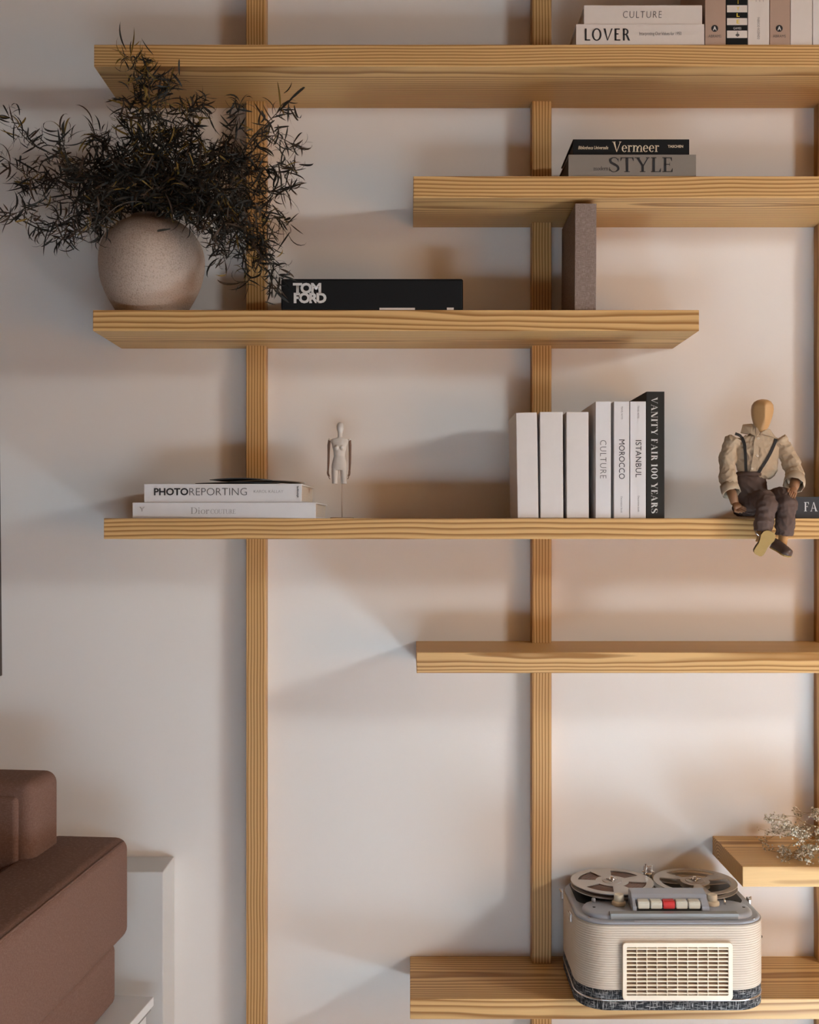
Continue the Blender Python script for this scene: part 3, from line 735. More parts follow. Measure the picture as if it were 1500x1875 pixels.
# the dense heart of the bunch
for _ in range(1050):
    a_ = rnd.uniform(0, 2 * PI); q_ = math.sqrt(rnd.random())
    c_ = rnd.choice(((320, 350, 165, 62), (320, 345, 130, 75), (430, 400, 75, 70), (225, 345, 80, 60), (290, 290, 75, 60), (400, 340, 90, 60)))
    base = clampv(P(c_[0] + c_[2] * q_ * math.cos(a_), c_[1] + c_[3] * q_ * math.sin(a_), rnd.uniform(2.74, 2.98)))
    if (Vector((base.x, base.y, 0)) - Vector((vc.x, vc.y, 0))).length < .115 and base.z < mouth.z - .002: continue
    di = Vector((rnd.gauss(0, 1), rnd.gauss(0, .7), rnd.gauss(0, .9))).normalized()
    rot = di.to_track_quat('X', 'Z').to_matrix() @ Matrix.Rotation(rnd.uniform(0, 2 * PI), 3, 'X'); sc = rnd.uniform(.5, .95)
    tip = base + rot @ Vector((.045 * sc, 0, 0))
    if tip.y > -.02 or (tip.z > 2.16 and tip.y > YF - .008) or (tip.z < mouth.z - .004 and (tip - vc).to_2d().length < .112): continue
    if vc.x - .062 < base.x < vc.x + .036 and min(base.z, tip.z) < mouth.z + .006: continue
    u = rnd.random()
    leaves.append((-1.0, Matrix.Translation(base - mouth) @ (rot * sc).to_4x4(), rnd.randrange(len(VARS)), M_LEAFY if u < .03 else (M_LEAFB if u < .2 else M_LEAFG)))
leaves.sort(key=lambda q: -q[0])
for w_, m4, k, mt in leaves[:290]:
    o = link('leaf', leaf_mesh(k, mt), None, plant); o.matrix_local = m4
for mt in (M_LEAFG, M_LEAFB, M_LEAFY):
    V, Fc = [], []
    for w_, m4, k, m_ in leaves[290:]:
        if m_ is not mt: continue
        n = len(V); V += [m4 @ v for v in VARS[k][0]]; Fc += [tuple(n + i for i in f) for f in VARS[k][1]]
    if V:
        o = pyd('foliage', V, Fc, mt, plant, True); o['kind'] = 'stuff'

# ------------------------------------------------------------------ small white tailor's figurine
M_FIG = plain('matt_white_plaster', (0.60, 0.56, 0.51), 0.6, 0.03, 80)
M_FIGARM = plain('brown_arm_wood', (0.17, 0.10, 0.07), 0.6, 0.15, 60)
DG = 2.955; g = DG / F
fig = thing('figurine', 'tiny white dress form mannequin with brown arms on a thin pole', 'figurine', (PXX(626.5, DG), YD(DG), TOPZ[4]))
def fp(px, py, dy=0.0): return Vector(((px - 626.5) * g, dy, PZ(py, DG) - TOPZ[4]))
def stack(bm, rows, n=24):
    """rows: (centre px, py, half width px, half depth px, dy m)"""
    rings = []
    for c, py, rx, ry, dy in rows:
        q = fp(c, py, dy)
        rings.append([bm.verts.new((q.x + rx * g * math.cos(2 * PI * k / n), q.y + ry * g * math.sin(2 * PI * k / n), q.z)) for k in range(n)])
    for a, b in zip(rings, rings[1:]):
        for k in range(n): bm.faces.new((a[k], a[(k + 1) % n], b[(k + 1) % n], b[k]))
    bm.faces.new(rings[0][::-1]); bm.faces.new(rings[-1])
bm = bmesh.new()
stack(bm, [(623.2, 773.3, 1.5, 1.5, 0), (623.2, 775, 4.6, 5, 0), (623.2, 780, 6.8, 7.5, 0), (623.3, 785, 6.6, 7.2, -.001), (623.3, 790, 5.2, 5.5, -.001), (623, 793, 4.4, 4.2, 0), (622.8, 800, 4.2, 4.2, .001), (622.5, 803, 6, 5, .001)])
stack(bm, [(622.6, 801.5, 5, 4.5, .001), (622.4, 804, 15, 6, .001), (622, 808, 17, 7, .001), (621.8, 814, 14, 8.2, 0), (621.8, 820, 12.8, 9.2, -.001), (621.6, 827, 11.0, 8.2, 0), (621.6, 835, 10.2, 7.4, .001), (621.6, 842, 12.2, 8.2, .001), (621.6, 850, 14.2, 9.2, .001), (621.5, 856, 14.6, 9.4, .001), (621.5, 861, 13.5, 8.6, .001)])
stack(bm, [(614.2, 852, 6.0, 7.0, .001), (613.8, 862, 6.8, 7.6, .001), (613.6, 872, 6.0, 7.0, .001), (613.4, 886, 5.2, 6.4, .001)])
stack(bm, [(629.0, 852, 6.0, 7.0, .001), (629.2, 862, 6.4, 7.6, .001), (629.4, 872, 5.9, 7.0, .001), (629.8, 886, 5.2, 6.4, .001)])
for bx in (616.8, 626.5):
    bmesh.ops.create_uvsphere(bm, u_segments=12, v_segments=8, radius=4.6 * g, matrix=Matrix.Translation(fp(bx, 820.5, -.0084)))
remeshed('body', bm, .0008, M_FIG, fig, 3)
for sx, pts in ((-1, [(603.4, 805.5), (602.2, 815), (602.0, 830), (601.5, 848), (600.8, 862)]), (1, [(640.6, 805.5), (641.0, 815), (641.0, 830), (640.8, 848), (640.2, 862)])):
    tube('arm', [fp(a, b, .001) for a, b in pts], [2.4 * g, 2.7 * g, 2.3 * g, 2.1 * g, 1.6 * g], M_FIGARM, fig, 10)
    a, b = pts[-1]
    hd = bmesh.new()
    tube_bm(hd, [fp(a, 861, .001), fp(a - .3, 866, .0), fp(a + .8 * -sx, 871, -.001)], [(1.7 * g, 2.3 * g), (2.0 * g, 3.0 * g), (1.6 * g, 2.4 * g)], 8)
    for k in range(4):
        tube_bm(hd, [fp(a - sx * .9, 870, (-1.8 + k * 1.2) * g), fp(a - sx * 2.0, 875, (-2.0 + k * 1.2) * g), fp(a - sx * 3.6, 878 - abs(k - 1.5) * .8, (-2.0 + k * 1.1) * g)], [.75 * g, .7 * g, .5 * g], 6)
    tube_bm(hd, [fp(a - sx * .5, 866, -2.4 * g), fp(a - sx * 2.4, 870, -3.2 * g), fp(a - sx * 3.2, 873, -3.0 * g)], [.8 * g, .7 * g, .5 * g], 6)
    from_bm('hand', hd, M_FIGARM, fig, True)
    tube('shoulder_cap', [fp(604.6 if sx < 0 else 639.3, 803.8, .001), fp(603.2 if sx < 0 else 640.8, 806.6, .001)], [(3.0 * g, 3.8 * g), (2.8 * g, 3.4 * g)], M_FIG, fig, 10)
tube('pole', [fp(626.5, 884, .001), Vector((0, .001, .001))], .85 * g, plain('pole_metal', (.55, .47, .40), .35, .02, metal=.3), fig, 10)
lathe('base_plate', [(21 * g, 0), (22 * g, .0008), (22 * g, .002), (21 * g, .0028), (1 * g, .003)], (0, .001, 0), plain('clear_plate', (.42, .34, .27), .25), fig, 32)

# ------------------------------------------------------------------ seated wooden figure in shirt and trousers
M_DOLLW = plain('doll_wood', (0.52, 0.30, 0.125), 0.45, 0.12, 30, stretch=(1, 1, .25))
M_DOLLD = plain('doll_hand_wood', (0.30, 0.15, 0.075), 0.5, 0.12, 30)
M_SHIRT = plain('beige_shirt_cloth', (0.50, 0.40, 0.285), 0.9, 0.06, 60, 0.25, 900, spec=.1)
M_TROU = plain('taupe_trouser_cloth', (0.125, 0.086, 0.072), 0.95, 0.10, 80, 0.3, 900, spec=.1)
M_STRAP = plain('dark_strap', (0.018, 0.017, 0.017), 0.7)
M_SOLE = plain('tan_sole', (0.36, 0.235, 0.075), 0.7, 0.12, 90)
M_SHOE = plain('brown_shoe', (0.085, 0.055, 0.045), 0.4, 0.1)
doll0 = P(1385, 946, 2.865)
doll = thing('wooden_figure', 'jointed wooden artist figure in beige shirt and taupe trousers sitting on the shelf edge', 'figure', (doll0.x, doll0.y, TOPZ[4]))
DO = Vector(doll.location)
def Q(px, py, d): return P(px, py, d) - DO
def dstack(bm, rows, n=28):
    rings = []
    for c, py, rx, ry, d in rows:
        q = Q(c, py, d); k_ = d / F
        rings.append([bm.verts.new((q.x + rx * k_ * math.cos(2 * PI * k / n), q.y + ry * k_ * math.sin(2 * PI * k / n), q.z)) for k in range(n)])
    for a, b in zip(rings, rings[1:]):
        for k in range(n): bm.faces.new((a[k], a[(k + 1) % n], b[(k + 1) % n], b[k]))
    bm.faces.new(rings[0][::-1]); bm.faces.new(rings[-1])
k_ = 2.86 / F
# head: an egg with two flat face planes that meet in a ridge
bm = bmesh.new()
dstack(bm, [(1396.5, 731.2, 3, 3, 2.86), (1396.5, 732.5, 9, 9, 2.86), (1396.5, 736, 15, 15.5, 2.86), (1396.4, 742, 18.8, 20, 2.86), (1396.2, 750, 19.8, 21.5, 2.86), (1395.8, 758, 19.2, 20.5, 2.86), (1395.4, 766, 17.6, 18.5, 2.86), (1395, 774, 15.4, 16, 2.86), (1394.6, 782, 12.6, 13, 2.86), (1394.2, 788, 9.4, 9.5, 2.86), (1394, 791.5, 5, 5, 2.86), (1394, 793, 2, 2, 2.86)], 40)
hc = Q(1395.5, 764, 2.86)
for nrm, off in ((Vector((-.62, -.78, -.10)).normalized(), 14.4 * k_), (Vector((.48, -.86, -.08)).normalized(), 16.0 * k_)):
    for v in bm.verts:
        dd = (v.co - hc).dot(nrm) - off
        if dd > 0: v.co -= nrm * dd * .92
bmesh.ops.subdivide_edges(bm, edges=bm.edges, cuts=1, use_grid_fill=True)
from_bm('head', bm, M_DOLLW, doll, True)
tube('neck', [Q(1393, 786, 2.862), Q(1390, 806, 2.866)], [8 * k_, 9 * k_], M_DOLLW, doll, 14)
# shirt: torso and both sleeves in one skin
bm = bmesh.new()
dstack(bm, [(1391, 792, 13, 11, 2.866), (1389, 797, 21, 14, 2.867), (1387, 803, 38, 17, 2.868), (1386, 811, 43, 20, 2.868), (1386, 822, 41, 23, 2.866), (1386, 836, 39, 24, 2.864), (1386, 850, 38, 24, 2.862), (1387, 862, 36, 24, 2.860), (1389, 871, 30, 21, 2.860), (1388, 877, 22, 15, 2.860)])
tube_bm(bm, spline([Q(1346, 804, 2.866), Q(1336, 820, 2.864), Q(1333, 845, 2.858), Q(1333, 870, 2.846), Q(1337, 893, 2.832)], 4), [(15 - 0 * i) * k_ * (1 + .10 * math.sin(i * 1.1)) for i in range(17)], 16)
tube_bm(bm, spline([Q(1424, 806, 2.866), Q(1436, 822, 2.864), Q(1446, 842, 2.855), Q(1454, 862, 2.840), Q(1457, 880, 2.815)], 4), [(16 - .03 * i) * k_ * (1 + .09 * math.sin(i * 1.4 + 1)) for i in range(17)], 16)
def wrinkle(amp, sc, seed):
    def f(p):
        q = Vector((p.x * sc, p.y * sc, p.z * sc)) + Vector((seed, 0, 0))
        n1 = noise.noise(q + Vector((0, 0, .6 * noise.noise(q * .7)))); n2 = noise.noise(q * 2.3)
        return amp * ((1 - abs(n1) * 2) * .8 + n2 * .35 - .4)
    return f
shirt = remeshed('shirt', bm, .0014, M_SHIRT, doll, 3, wrinkle(.0024, 75, 3))
# rolled cuffs, collar, placket
def ring_band(name, c, axis, r0, r1, ln, mat, par, thick=.0012, n=20, tilt=0.0):
    axis = Vector(axis).normalized(); u = axis.orthogonal().normalized(); v = axis.cross(u)
    bm = bmesh.new(); rings = []
    for r, h in ((r0 - thick, 0), (r0, 0), ((r0 + r1) / 2 * 1.05, ln * .5), (r1, ln), (r1 - thick, ln), ((r0 + r1) / 2 - thick, ln * .5)):
        rings.append([bm.verts.new(Vector(c) + axis * h + (u * math.cos(2 * PI * k / n) + v * math.sin(2 * PI * k / n)) * r * (1 + .06 * math.sin(3 * k + r0 * 1e4))) for k in range(n)])
    for a, b in zip(rings, rings[1:] + rings[:1]):
        for k in range(n): bm.faces.new((a[k], a[(k + 1) % n], b[(k + 1) % n], b[k]))
    return from_bm(name, bm, mat, par, True)
ring_band('cuff', Q(1334, 888, 2.838), Q(1342, 910, 2.818) - Q(1334, 888, 2.838), 15.5 * k_, 16.5 * k_, .021, M_SHIRT, doll)
ring_band('cuff', Q(1457, 874, 2.822), Q(1452, 893, 2.792) - Q(1457, 874, 2.822), 16.5 * k_, 18.5 * k_, .026, M_SHIRT, doll)
# forearms and hands (paddle palms with finger grooves)
def hand(path, rad, palm):
    bm = bmesh.new(); tube_bm(bm, path, rad, 12)
    from_bm('forearm', bm, M_DOLLD, doll, True)
    bm = bmesh.new()
    a, b, c = palm
    ax = (c - a).normalized()
    side = ax.cross(Vector((0, -1, .3))).normalized()
    tube_bm(bm, [a, a.lerp(b, .6), b], [(4.6 * k_, 6 * k_), (5.2 * k_, 7.8 * k_), (4.4 * k_, 7.4 * k_)], 12, up=side.cross(ax))
    for q in range(4):
        o_ = side * ((q - 1.5) * 3.5 * k_); l = (.82, 1.0, .95, .75)[q]
        e = b + (c - b) * l
        tube_bm(bm, [b + o_ - ax * .002, b.lerp(e, .5) + o_ + Vector((0, -.0008, -.0004)), e + o_ * .9 + Vector((0, .0006, -.0022))], [2.3 * k_, 2.1 * k_, 1.6 * k_], 8)
    tube_bm(bm, [a.lerp(b, .35) + side * 5 * k_, b + side * 8.5 * k_ - ax * .002, b + side * 8.0 * k_ + (c - b) * .45], [2.5 * k_, 2.3 * k_, 1.7 * k_], 8)
    from_bm('hand', bm, M_DOLLD, doll, True)
hand([Q(1337, 893, 2.832), Q(1342, 908, 2.818), Q(1346, 922, 2.808)], [9 * k_, 8.5 * k_, 7 * k_], (Q(1346, 921, 2.808), Q(1353, 931, 2.802), Q(1366, 934, 2.797)))
hand([Q(1458, 876, 2.818), Q(1455, 888, 2.795), Q(1453, 895, 2.780)], [9.5 * k_, 9 * k_, 7.5 * k_], (Q(1453, 894, 2.782), Q(1452, 902, 2.764), Q(1449, 909, 2.750)))
# trousers
bm = bmesh.new()
dstack(bm, [(1375, 864, 25, 20, 2.862), (1375, 870, 26.5, 21, 2.862), (1375, 882, 27.5, 22, 2.862), (1375, 898, 30, 25, 2.862), (1376, 915, 33, 29, 2.862), (1377, 930, 35, 32, 2.862), (1378, 940, 33, 31, 2.862), (1378, 944.5, 27, 26, 2.862)])
kn = []
for (hip, knee, ank) in (((1370, 924, 2.855), (1404, 918, 2.772), (1396, 972, 2.772)), ((1392, 922, 2.86), (1440, 914, 2.775), (1436, 980, 2.770))):
    a, b, c = Q(*hip), Q(*knee), Q(*ank)
    m1 = a.lerp(b, .55) + Vector((0, 0, .006))
    tube_bm(bm, spline([a, m1, b, b.lerp(c, .5) + Vector((0, -.003, 0)), c], 4), [(17.5 + 1.3 * math.sin(i * 1.3)) * k_ for i in range(9)] + [(17.5 - .22 * (i - 9) + 1.0 * math.sin(i * 1.5)) * k_ for i in range(9, 17)], 16)
trou = remeshed('trousers', bm, .0014, M_TROU, doll, 3, wrinkle(.0026, 70, 11))
ring_band('waistband', Q(1375, 872, 2.862), (0, 0, 1), 26.5 * k_, 25.5 * k_, .008, M_TROU, doll, n=28)
# braces, placket and buttons laid on the cloth
dg = bpy.context.evaluated_depsgraph_get(); dg.update()
def bvh(*obs):
    V, Fc = [], []
    for o in obs:
        n = len(V); V += [v.co.copy() for v in o.data.vertices]; Fc += [tuple(n + i for i in p.vertices) for p in o.data.polygons]
    return BVHTree.FromPolygons(V, Fc)
bt = bvh(shirt, trou); eye = Vector((0, -D * K, H)) - DO
def onto(px, py, lift=.001):
    di = (Q(px, py, 2.8) - eye).normalized()
    h, n, i, l = bt.ray_cast(eye, di)
    if h is None: return Q(px, py, 2.842), Vector((0, -1, 0))
    if n.dot(di) > 0: n = -n
    return h + n * lift, n
def strap(name, pp, w, mat, th=.0008, lift=.0012, parent=doll):
    sp = spline([Vector((a, b, 0)) for a, b in pp], 6)
    ps = [onto(q.x, q.y, lift) for q in sp]
    pos = [p for p, n in ps]
    for _ in range(3): pos = [pos[0]] + [(pos[i - 1] + pos[i] * 2 + pos[i + 1]) / 4 for i in range(1, len(pos) - 1)] + [pos[-1]]
    bm = bmesh.new(); rings = []
    for i, p in enumerate(pos):
        t = (pos[min(i + 1, len(pos) - 1)] - pos[max(i - 1, 0)]).normalized(); n = (ps[i][1] + Vector((0, -1.5, 0))).normalized()
        s_ = t.cross(n).normalized() * w / 2; n = n * th
        rings.append([bm.verts.new(p + s_ + n), bm.verts.new(p - s_ + n), bm.verts.new(p - s_ - n), bm.verts.new(p + s_ - n)])
    for a, b in zip(rings, rings[1:]):
        for k in range(4): bm.faces.new((a[k], a[(k + 1) % 4], b[(k + 1) % 4], b[k]))
    bm.faces.new(rings[0][::-1]); bm.faces.new(rings[-1])
    return from_bm(name, bm, mat, parent)
strap('brace_strap', [(1346.5, 794), (1356, 798), (1362, 808), (1365, 825), (1366, 845), (1366.5, 866)], .0056, M_STRAP, lift=.0016)
strap('brace_strap', [(1421, 804), (1415, 820), (1406, 838), (1397, 853), (1389, 866)], .0056, M_STRAP, lift=.0016)
strap('placket', [(1388, 797), (1385, 812), (1384, 830), (1382, 848), (1378, 864)], .0105, M_SHIRT, th=.0006, lift=.0008)
for a, b in ((1388.5, 803), (1386.5, 835), (1377, 858.5)):
    p, n = onto(a, b, .0014)
    bm = bmesh.new(); lathe_bm(bm, [(.0026, 0), (.0029, .0004), (.0029, .0009), (.0022, .0011), (.0018, .0008), (.0003, .0008)], n=16)
    bmesh.ops.transform(bm, matrix=Matrix.Translation(p) @ n.to_track_quat('Z', 'Y').to_matrix().to_4x4(), verts=bm.verts)
    from_bm('button', bm, plain('pearl_button', (.62, .55, .45), .3), doll, True)
# collar: two stiff wings round the neck
def wing(pts, th):
    pts = [Vector(p) for p in pts]
    n = (pts[1] - pts[0]).cross(pts[2] - pts[0]).normalized() * th
    m = len(pts)
    V = [p + n for p in pts] + [p - n for p in pts]
    Fc = [tuple(range(m)), tuple(range(2 * m - 1, m - 1, -1))] + [(i, (i + 1) % m, m + (i + 1) % m, m + i) for i in range(m)]
    return V, Fc
V, Fc = [], []
for w in ([Q(1357, 793, 2.862), Q(1361, 777.5, 2.872), Q(1377, 776, 2.866), Q(1375, 794, 2.848)], [Q(1377, 776, 2.866), Q(1385, 778, 2.856), Q(1391, 792, 2.845), Q(1386, 800, 2.842), Q(1375, 794, 2.848)],
          [Q(1361, 777.5, 2.872), Q(1357, 793, 2.862), Q(1372, 796, 2.895), Q(1378, 784, 2.895)]):
    a, b = wing(w, .0009); n = len(V); V += a; Fc += [tuple(n + i for i in f) for f in b]
pyd('collar', V, Fc, M_SHIRT, doll)
V, Fc = [], []
for w in ([Q(1392, 794, 2.843), Q(1402, 787, 2.848), Q(1409, 786, 2.856), Q(1420, 802, 2.850), Q(1410, 798, 2.844)], [Q(1409, 786, 2.856), Q(1420, 802, 2.850), Q(1424, 806, 2.870), Q(1412, 792, 2.880)],
          [Q(1424, 806, 2.846), Q(1428, 803, 2.848), Q(1440, 815, 2.846), Q(1430, 816, 2.842)]):
    a, b = wing(w, .0009); n = len(V); V += a; Fc += [tuple(n + i for i in f) for f in b]
pyd('collar', V, Fc, M_SHIRT, doll)
# feet
tube('ankle', [Q(1395, 965, 2.772), Q(1393, 986, 2.770), Q(1391, 993, 2.770)], [8 * k_, 7 * k_, 7.5 * k_], M_DOLLW, doll, 14)
tube('ankle', [Q(1436, 972, 2.772), Q(1434, 988, 2.772), Q(1433, 998, 2.770)], [9.5 * k_, 8 * k_, 7.5 * k_], M_DOLLW, doll, 14)
def shoe(heel, toe, down, wid, L0):
    """heel, toe: ends of the sole; down: outward direction of the sole"""
    ax = (toe - heel); L = ax.length; ax.normalize(); dn = (Vector(down) - ax * Vector(down).dot(ax)).normalized(); sd = ax.cross(dn)
    prof = [(0, .30), (.03, .55), (.10, .72), (.25, .74), (.42, .68), (.58, .80), (.74, 1.0), (.88, .92), (.96, .66), (1.0, .30)]
    out = [(f * L, w * wid / 2) for f, w in prof] + [(f * L, -w * wid / 2) for f, w in reversed(prof)]
    m = len(out)
    V = [heel + ax * a + sd * b for a, b in out] + [heel + ax * a + sd * b + dn * .0028 for a, b in out]
    pyd('shoe_sole', V, [tuple(range(m)), tuple(range(2 * m - 1, m - 1, -1))] + [(i, (i + 1) % m, m + (i + 1) % m, m + i) for i in range(m)], M_SOLE, doll)
    bm = bmesh.new(); rings = []
    for f, w in prof:
        hgt = (.018 if f < .35 else .018 - (f - .35) * .010) * (1 if .02 < f < .98 else .55)
        c = heel + ax * (f * L)
        rings.append([bm.verts.new(c + sd * (w * wid * .5 * 1.0 * math.cos(PI * k / 10)) - dn * (hgt * math.sin(PI * k / 10) ** .8)) for k in range(11)])
    for a, b in zip(rings, rings[1:]):
        for k in range(10): bm.faces.new((a[k], a[k + 1], b[k + 1], b[k]))
        bm.faces.new((a[10], a[0], b[0], b[10]))
    bm.faces.new(rings[0][::-1]); bm.faces.new(rings[-1])
    from_bm('shoe_upper', bm, M_SHOE, doll, True)
shoe(Q(1386.5, 1016, 2.765), Q(1412, 973, 2.748), (-.1, -1, -.35), 26 * k_, 1)
shoe(Q(1413, 1000, 2.775), Q(1447, 1018.5, 2.735), (-.15, .15, -1), 24 * k_, 1)
tube('buckle', [Q(1383, 972, 2.757), Q(1385, 977, 2.753), Q(1390, 981, 2.752)], 1.2 * k_, plain('buckle_metal', (.6, .6, .62), .25, .02, metal=1), doll, 6)

# ------------------------------------------------------------------ reel-to-reel tape recorder
RX0, RX1 = 0.325, 0.696
RY0, RY1 = YD(2.748), YD(3.086)
RZ = TOPZ[6]; RT = 0.502
rec = thing('tape_recorder', 'vintage reel-to-reel tape recorder with ribbed beige case on the lowest shelf', 'tape recorder', ((RX0 + RX1) / 2, (RY0 + RY1) / 2, RZ))
RO = Vector(rec.location)
HW, HD = (RX1 - RX0) / 2, (RY1 - RY0) / 2
def rz(z): return z - RZ
M_RIB = plain('ribbed_beige_cloth', (0.56, 0.47, 0.37), 0.75, 0.05, 120)
M_TWEED = weave('black_white_tweed', (0.022, 0.023, 0.026), (0.36, 0.35, 0.34), 620, .9, .2, .55)
M_CHROME = plain('chrome', (0.75, 0.75, 0.76), 0.22, 0.02, metal=1)
M_DECK = plain('bluegrey_plastic', (0.36, 0.395, 0.455), 0.33, 0.02, 30, spec=.5)
M_IVORY = plain('ivory_plastic', (0.72, 0.63, 0.47), 0.35, 0.02)
M_IVORYG = plain('ivory_grille', (0.78, 0.66, 0.50), 0.4, 0.02)
M_DARK = plain('dark_well', (0.02, 0.024, 0.026), 0.5)
M_REEL = plain('reel_plastic', (0.47, 0.44, 0.41), 0.3, 0.02, spec=.5)
def loft_rr(name, levels, r, mat, par, n=10, cap=True, smooth=True):
    """levels: (inset, z)"""
    bm = bmesh.new(); rings = []
    for ins, z in levels:
        rings.append([bm.verts.new((a, b, z)) for a, b in rr(-HW + ins, HW - ins, -HD + ins, HD - ins, max(.004, r - ins), n)])
    m = len(rings[0])
    for a, b in zip(rings, rings[1:]):
        for k in range(m): bm.faces.new((a[k], a[(k + 1) % m], b[(k + 1) % m], b[k]))
    if cap: bm.faces.new(rings[0][::-1]); bm.faces.new(rings[-1])
    return from_bm(name, bm, mat, par, smooth)
CR = 0.062
zb, zt = rz(0.376), rz(0.500)
lv = []; NR = 27
for k in range(NR):
    a = zb + (zt - zb) * k / NR; h = (zt - zb) / NR
    lv += [(.0017, a), (.0003, a + h * .25), (0.0, a + h * .5), (.0003, a + h * .75)]
lv += [(.0017, zt)]
loft_rr('ribbed_case', lv, CR, M_RIB, rec, 12)
loft_rr('tweed_band', [(.0035, .0), (.0008, .002), (.0004, .010), (.0004, .0185)], CR, M_TWEED, rec, 12)
loft_rr('tweed_band', [(.0010, .0225), (.0010, zb + .0002)], CR, M_TWEED, rec, 12)
loft_rr('chrome_trim', [(.0008, .0184), (-.0006, .0192), (-.0010, .0205), (-.0006, .0218), (.0010, .0226)], CR, M_CHROME, rec, 12)
# rim and deck
loft_rr('case_rim', [(.001, zt - .0005), (.0002, zt + .0006), (.001, zt + .0016), (.004, zt + .0018)], CR, plain('taupe_rim', (.36, .32, .27), .5), rec, 12)
zd = zt + .0017
loft_rr('deck_plate', [(.003, zd), (.0034, zd + .0022), (.0056, zd + .0046), (.009, zd + .0050)], CR, M_DECK, rec, 12)
zd += .0050
def LX(px, d): return PXX(px, d) - RO.x
def LY(d): return YD(d) - RO.y
prism('reel_well', rr(-HW + .016, HW - .016, LY(2.880), HD - .012, .03, 8), zd - .001, zd + .0006, M_DARK, rec)
# raised front panel
zp_ = rz(0.515)
bm = bmesh.new()
rings = []
for ins, z in ((0, zd), (.0010, zd + (zp_ - zd) * .55), (.004, zp_ - .0008), (.009, zp_)):
    rings.append([bm.verts.new((a, b, z)) for a, b in rr(-HW + .018 + ins, HW - .018 - ins, LY(2.772) + ins * .8, LY(2.885) - ins * .3, .042 - ins, 8)])
m = len(rings[0])
for a, b in zip(rings, rings[1:]):
    for k in range(m): bm.faces.new((a[k], a[(k + 1) % m], b[(k + 1) % m], b[k]))
bm.faces.new(rings[-1])
from_bm('front_panel', bm, M_DECK, rec, True)
box('front_rail', LX(1114, 2.80), LX(1346, 2.80), LY(2.768), LY(2.790), zd, zp_ + .0035, plain('greygreen_plastic', (.27, .285, .285), .4), rec, .0012)
prism('name_strip', rr(LX(1160, 2.765), LX(1300, 2.765), LY(2.757), LY(2.763), .002, 3), zd - .0002, zd + .0006, plain('pale_strip', (.46, .48, .54), .35), rec)
# console with the five keys in front of it
cx0, cx1 = LX(1154, 2.83), LX(1292, 2.83)
def profile_x(name, x0, x1, pts, mat, bev=.0012):
    bm = bmesh.new(); a = [bm.verts.new((x0, LY(d), z)) for d, z in pts]; b = [bm.verts.new((x1, LY(d), z)) for d, z in pts]; n = len(pts)
    bm.faces.new(a); bm.faces.new(b[::-1])
    for i in range(n): bm.faces.new((a[i], b[i], b[(i + 1) % n], a[(i + 1) % n]))
    bmesh.ops.recalc_face_normals(bm, faces=bm.faces)
    bmesh.ops.bevel(bm, geom=list(bm.edges), offset=bev, segments=2, affect='EDGES')
    return from_bm(name, bm, mat, rec)
profile_x('key_console', cx0, cx1, [(2.815, zp_ - .001), (2.815, rz(.536)), (2.822, rz(.5429)), (2.856, rz(.5472)), (2.857, zd + .0004)], M_DECK)
for xa, xb in ((cx0, LX(1165, 2.80)), (LX(1284, 2.80), cx1)):
    profile_x('console_cheek', xa, xb, [(2.790, zp_ - .001), (2.792, rz(.526)), (2.8155, rz(.5375)), (2.8155, zp_ - .001)], M_DECK, .0008)
ka, kb = LX(1166.5, 2.80), LX(1282.5, 2.80)
box('key_slot', ka - .001, kb + .001, LY(2.796), LY(2.815), zp_ - .0005, zp_ + .010, M_DARK, rec)
for k in range(5):
    w = (kb - ka) / 5
    o = profile_x('key', ka + w * k + .0011, ka + w * (k + 1) - .0011, [(2.7915, rz(.5215)), (2.7925, rz(.5335)), (2.796, rz(.5357)), (2.814, rz(.5360)), (2.814, rz(.5215))], plain('red_key', (.62, .022, .014), .3) if k == 2 else plain('ivory_key', (.66, .64, .53), .3), .0012)
    o['label'] = 'red key' if k == 2 else 'ivory key'
# knobs
for px in (1133.5, 1304.5):
    d_ = 2.847; c = (LX(px, d_), LY(d_), zp_)
    kb_ = lathe('knob', [(.0130, 0), (.0140, .001), (.0140, .0052), (.0128, .0072), (.0112, .0082), (.0098, .0088)], c, M_IVORY, rec, 28)
    lathe('knob_cap', [(.0100, 0), (.0097, .0112), (.0090, .0124), (.0074, .0124), (.0068, .0116), (.001, .0116)], (c[0], c[1], c[2] + .0086), M_IVORY, kb_, 28)
for px, py in ((1056 + 32, 1661), (1362, 1661), (1346, 1648)):
    d_ = (H - (RZ + zp_)) * F / (py - 965)
    lathe('screw_hole', [(.003, 0), (.003, .0007), (.0005, .0007)], (LX(px, d_), LY(d_), zp_ - .0003), M_DARK, rec, 14)
for px, py in ((1079, 1680), (1380, 1682)):
    d_ = (H - (RZ + zd)) * F / (py - 965)
    lathe('screw', [(.0032, 0), (.0030, .001), (.001, .0013)], (LX(px, d_), LY(d_), zd - .0002), M_CHROME, rec, 14)
lathe('indicator', [(.0042, 0), (.0042, .006), (.003, .0075), (.0008, .0075)], (LX(1087, 2.87), LY(2.87), zp_), M_DECK, rec, 16)
bm = bmesh.new()
for k in range(3): lathe_bm(bm, [(.0013, 0), (.0013, .0006), (.0003, .0006)], (LX(1101 + 5.5 * k, 2.88), LY(2.882), zp_ - .0002), 10)
from_bm('pilot_holes', bm, M_DARK, rec)
tube('lever', [Vector((LX(1327.5, 2.85), LY(2.85), zp_ - .001)), Vector((LX(1327.5, 2.85), LY(2.852), zp_ + .006)), Vector((LX(1327, 2.85), LY(2.853), zp_ + .011))], [.0026, .0022, .0014], M_CHROME, rec, 10)
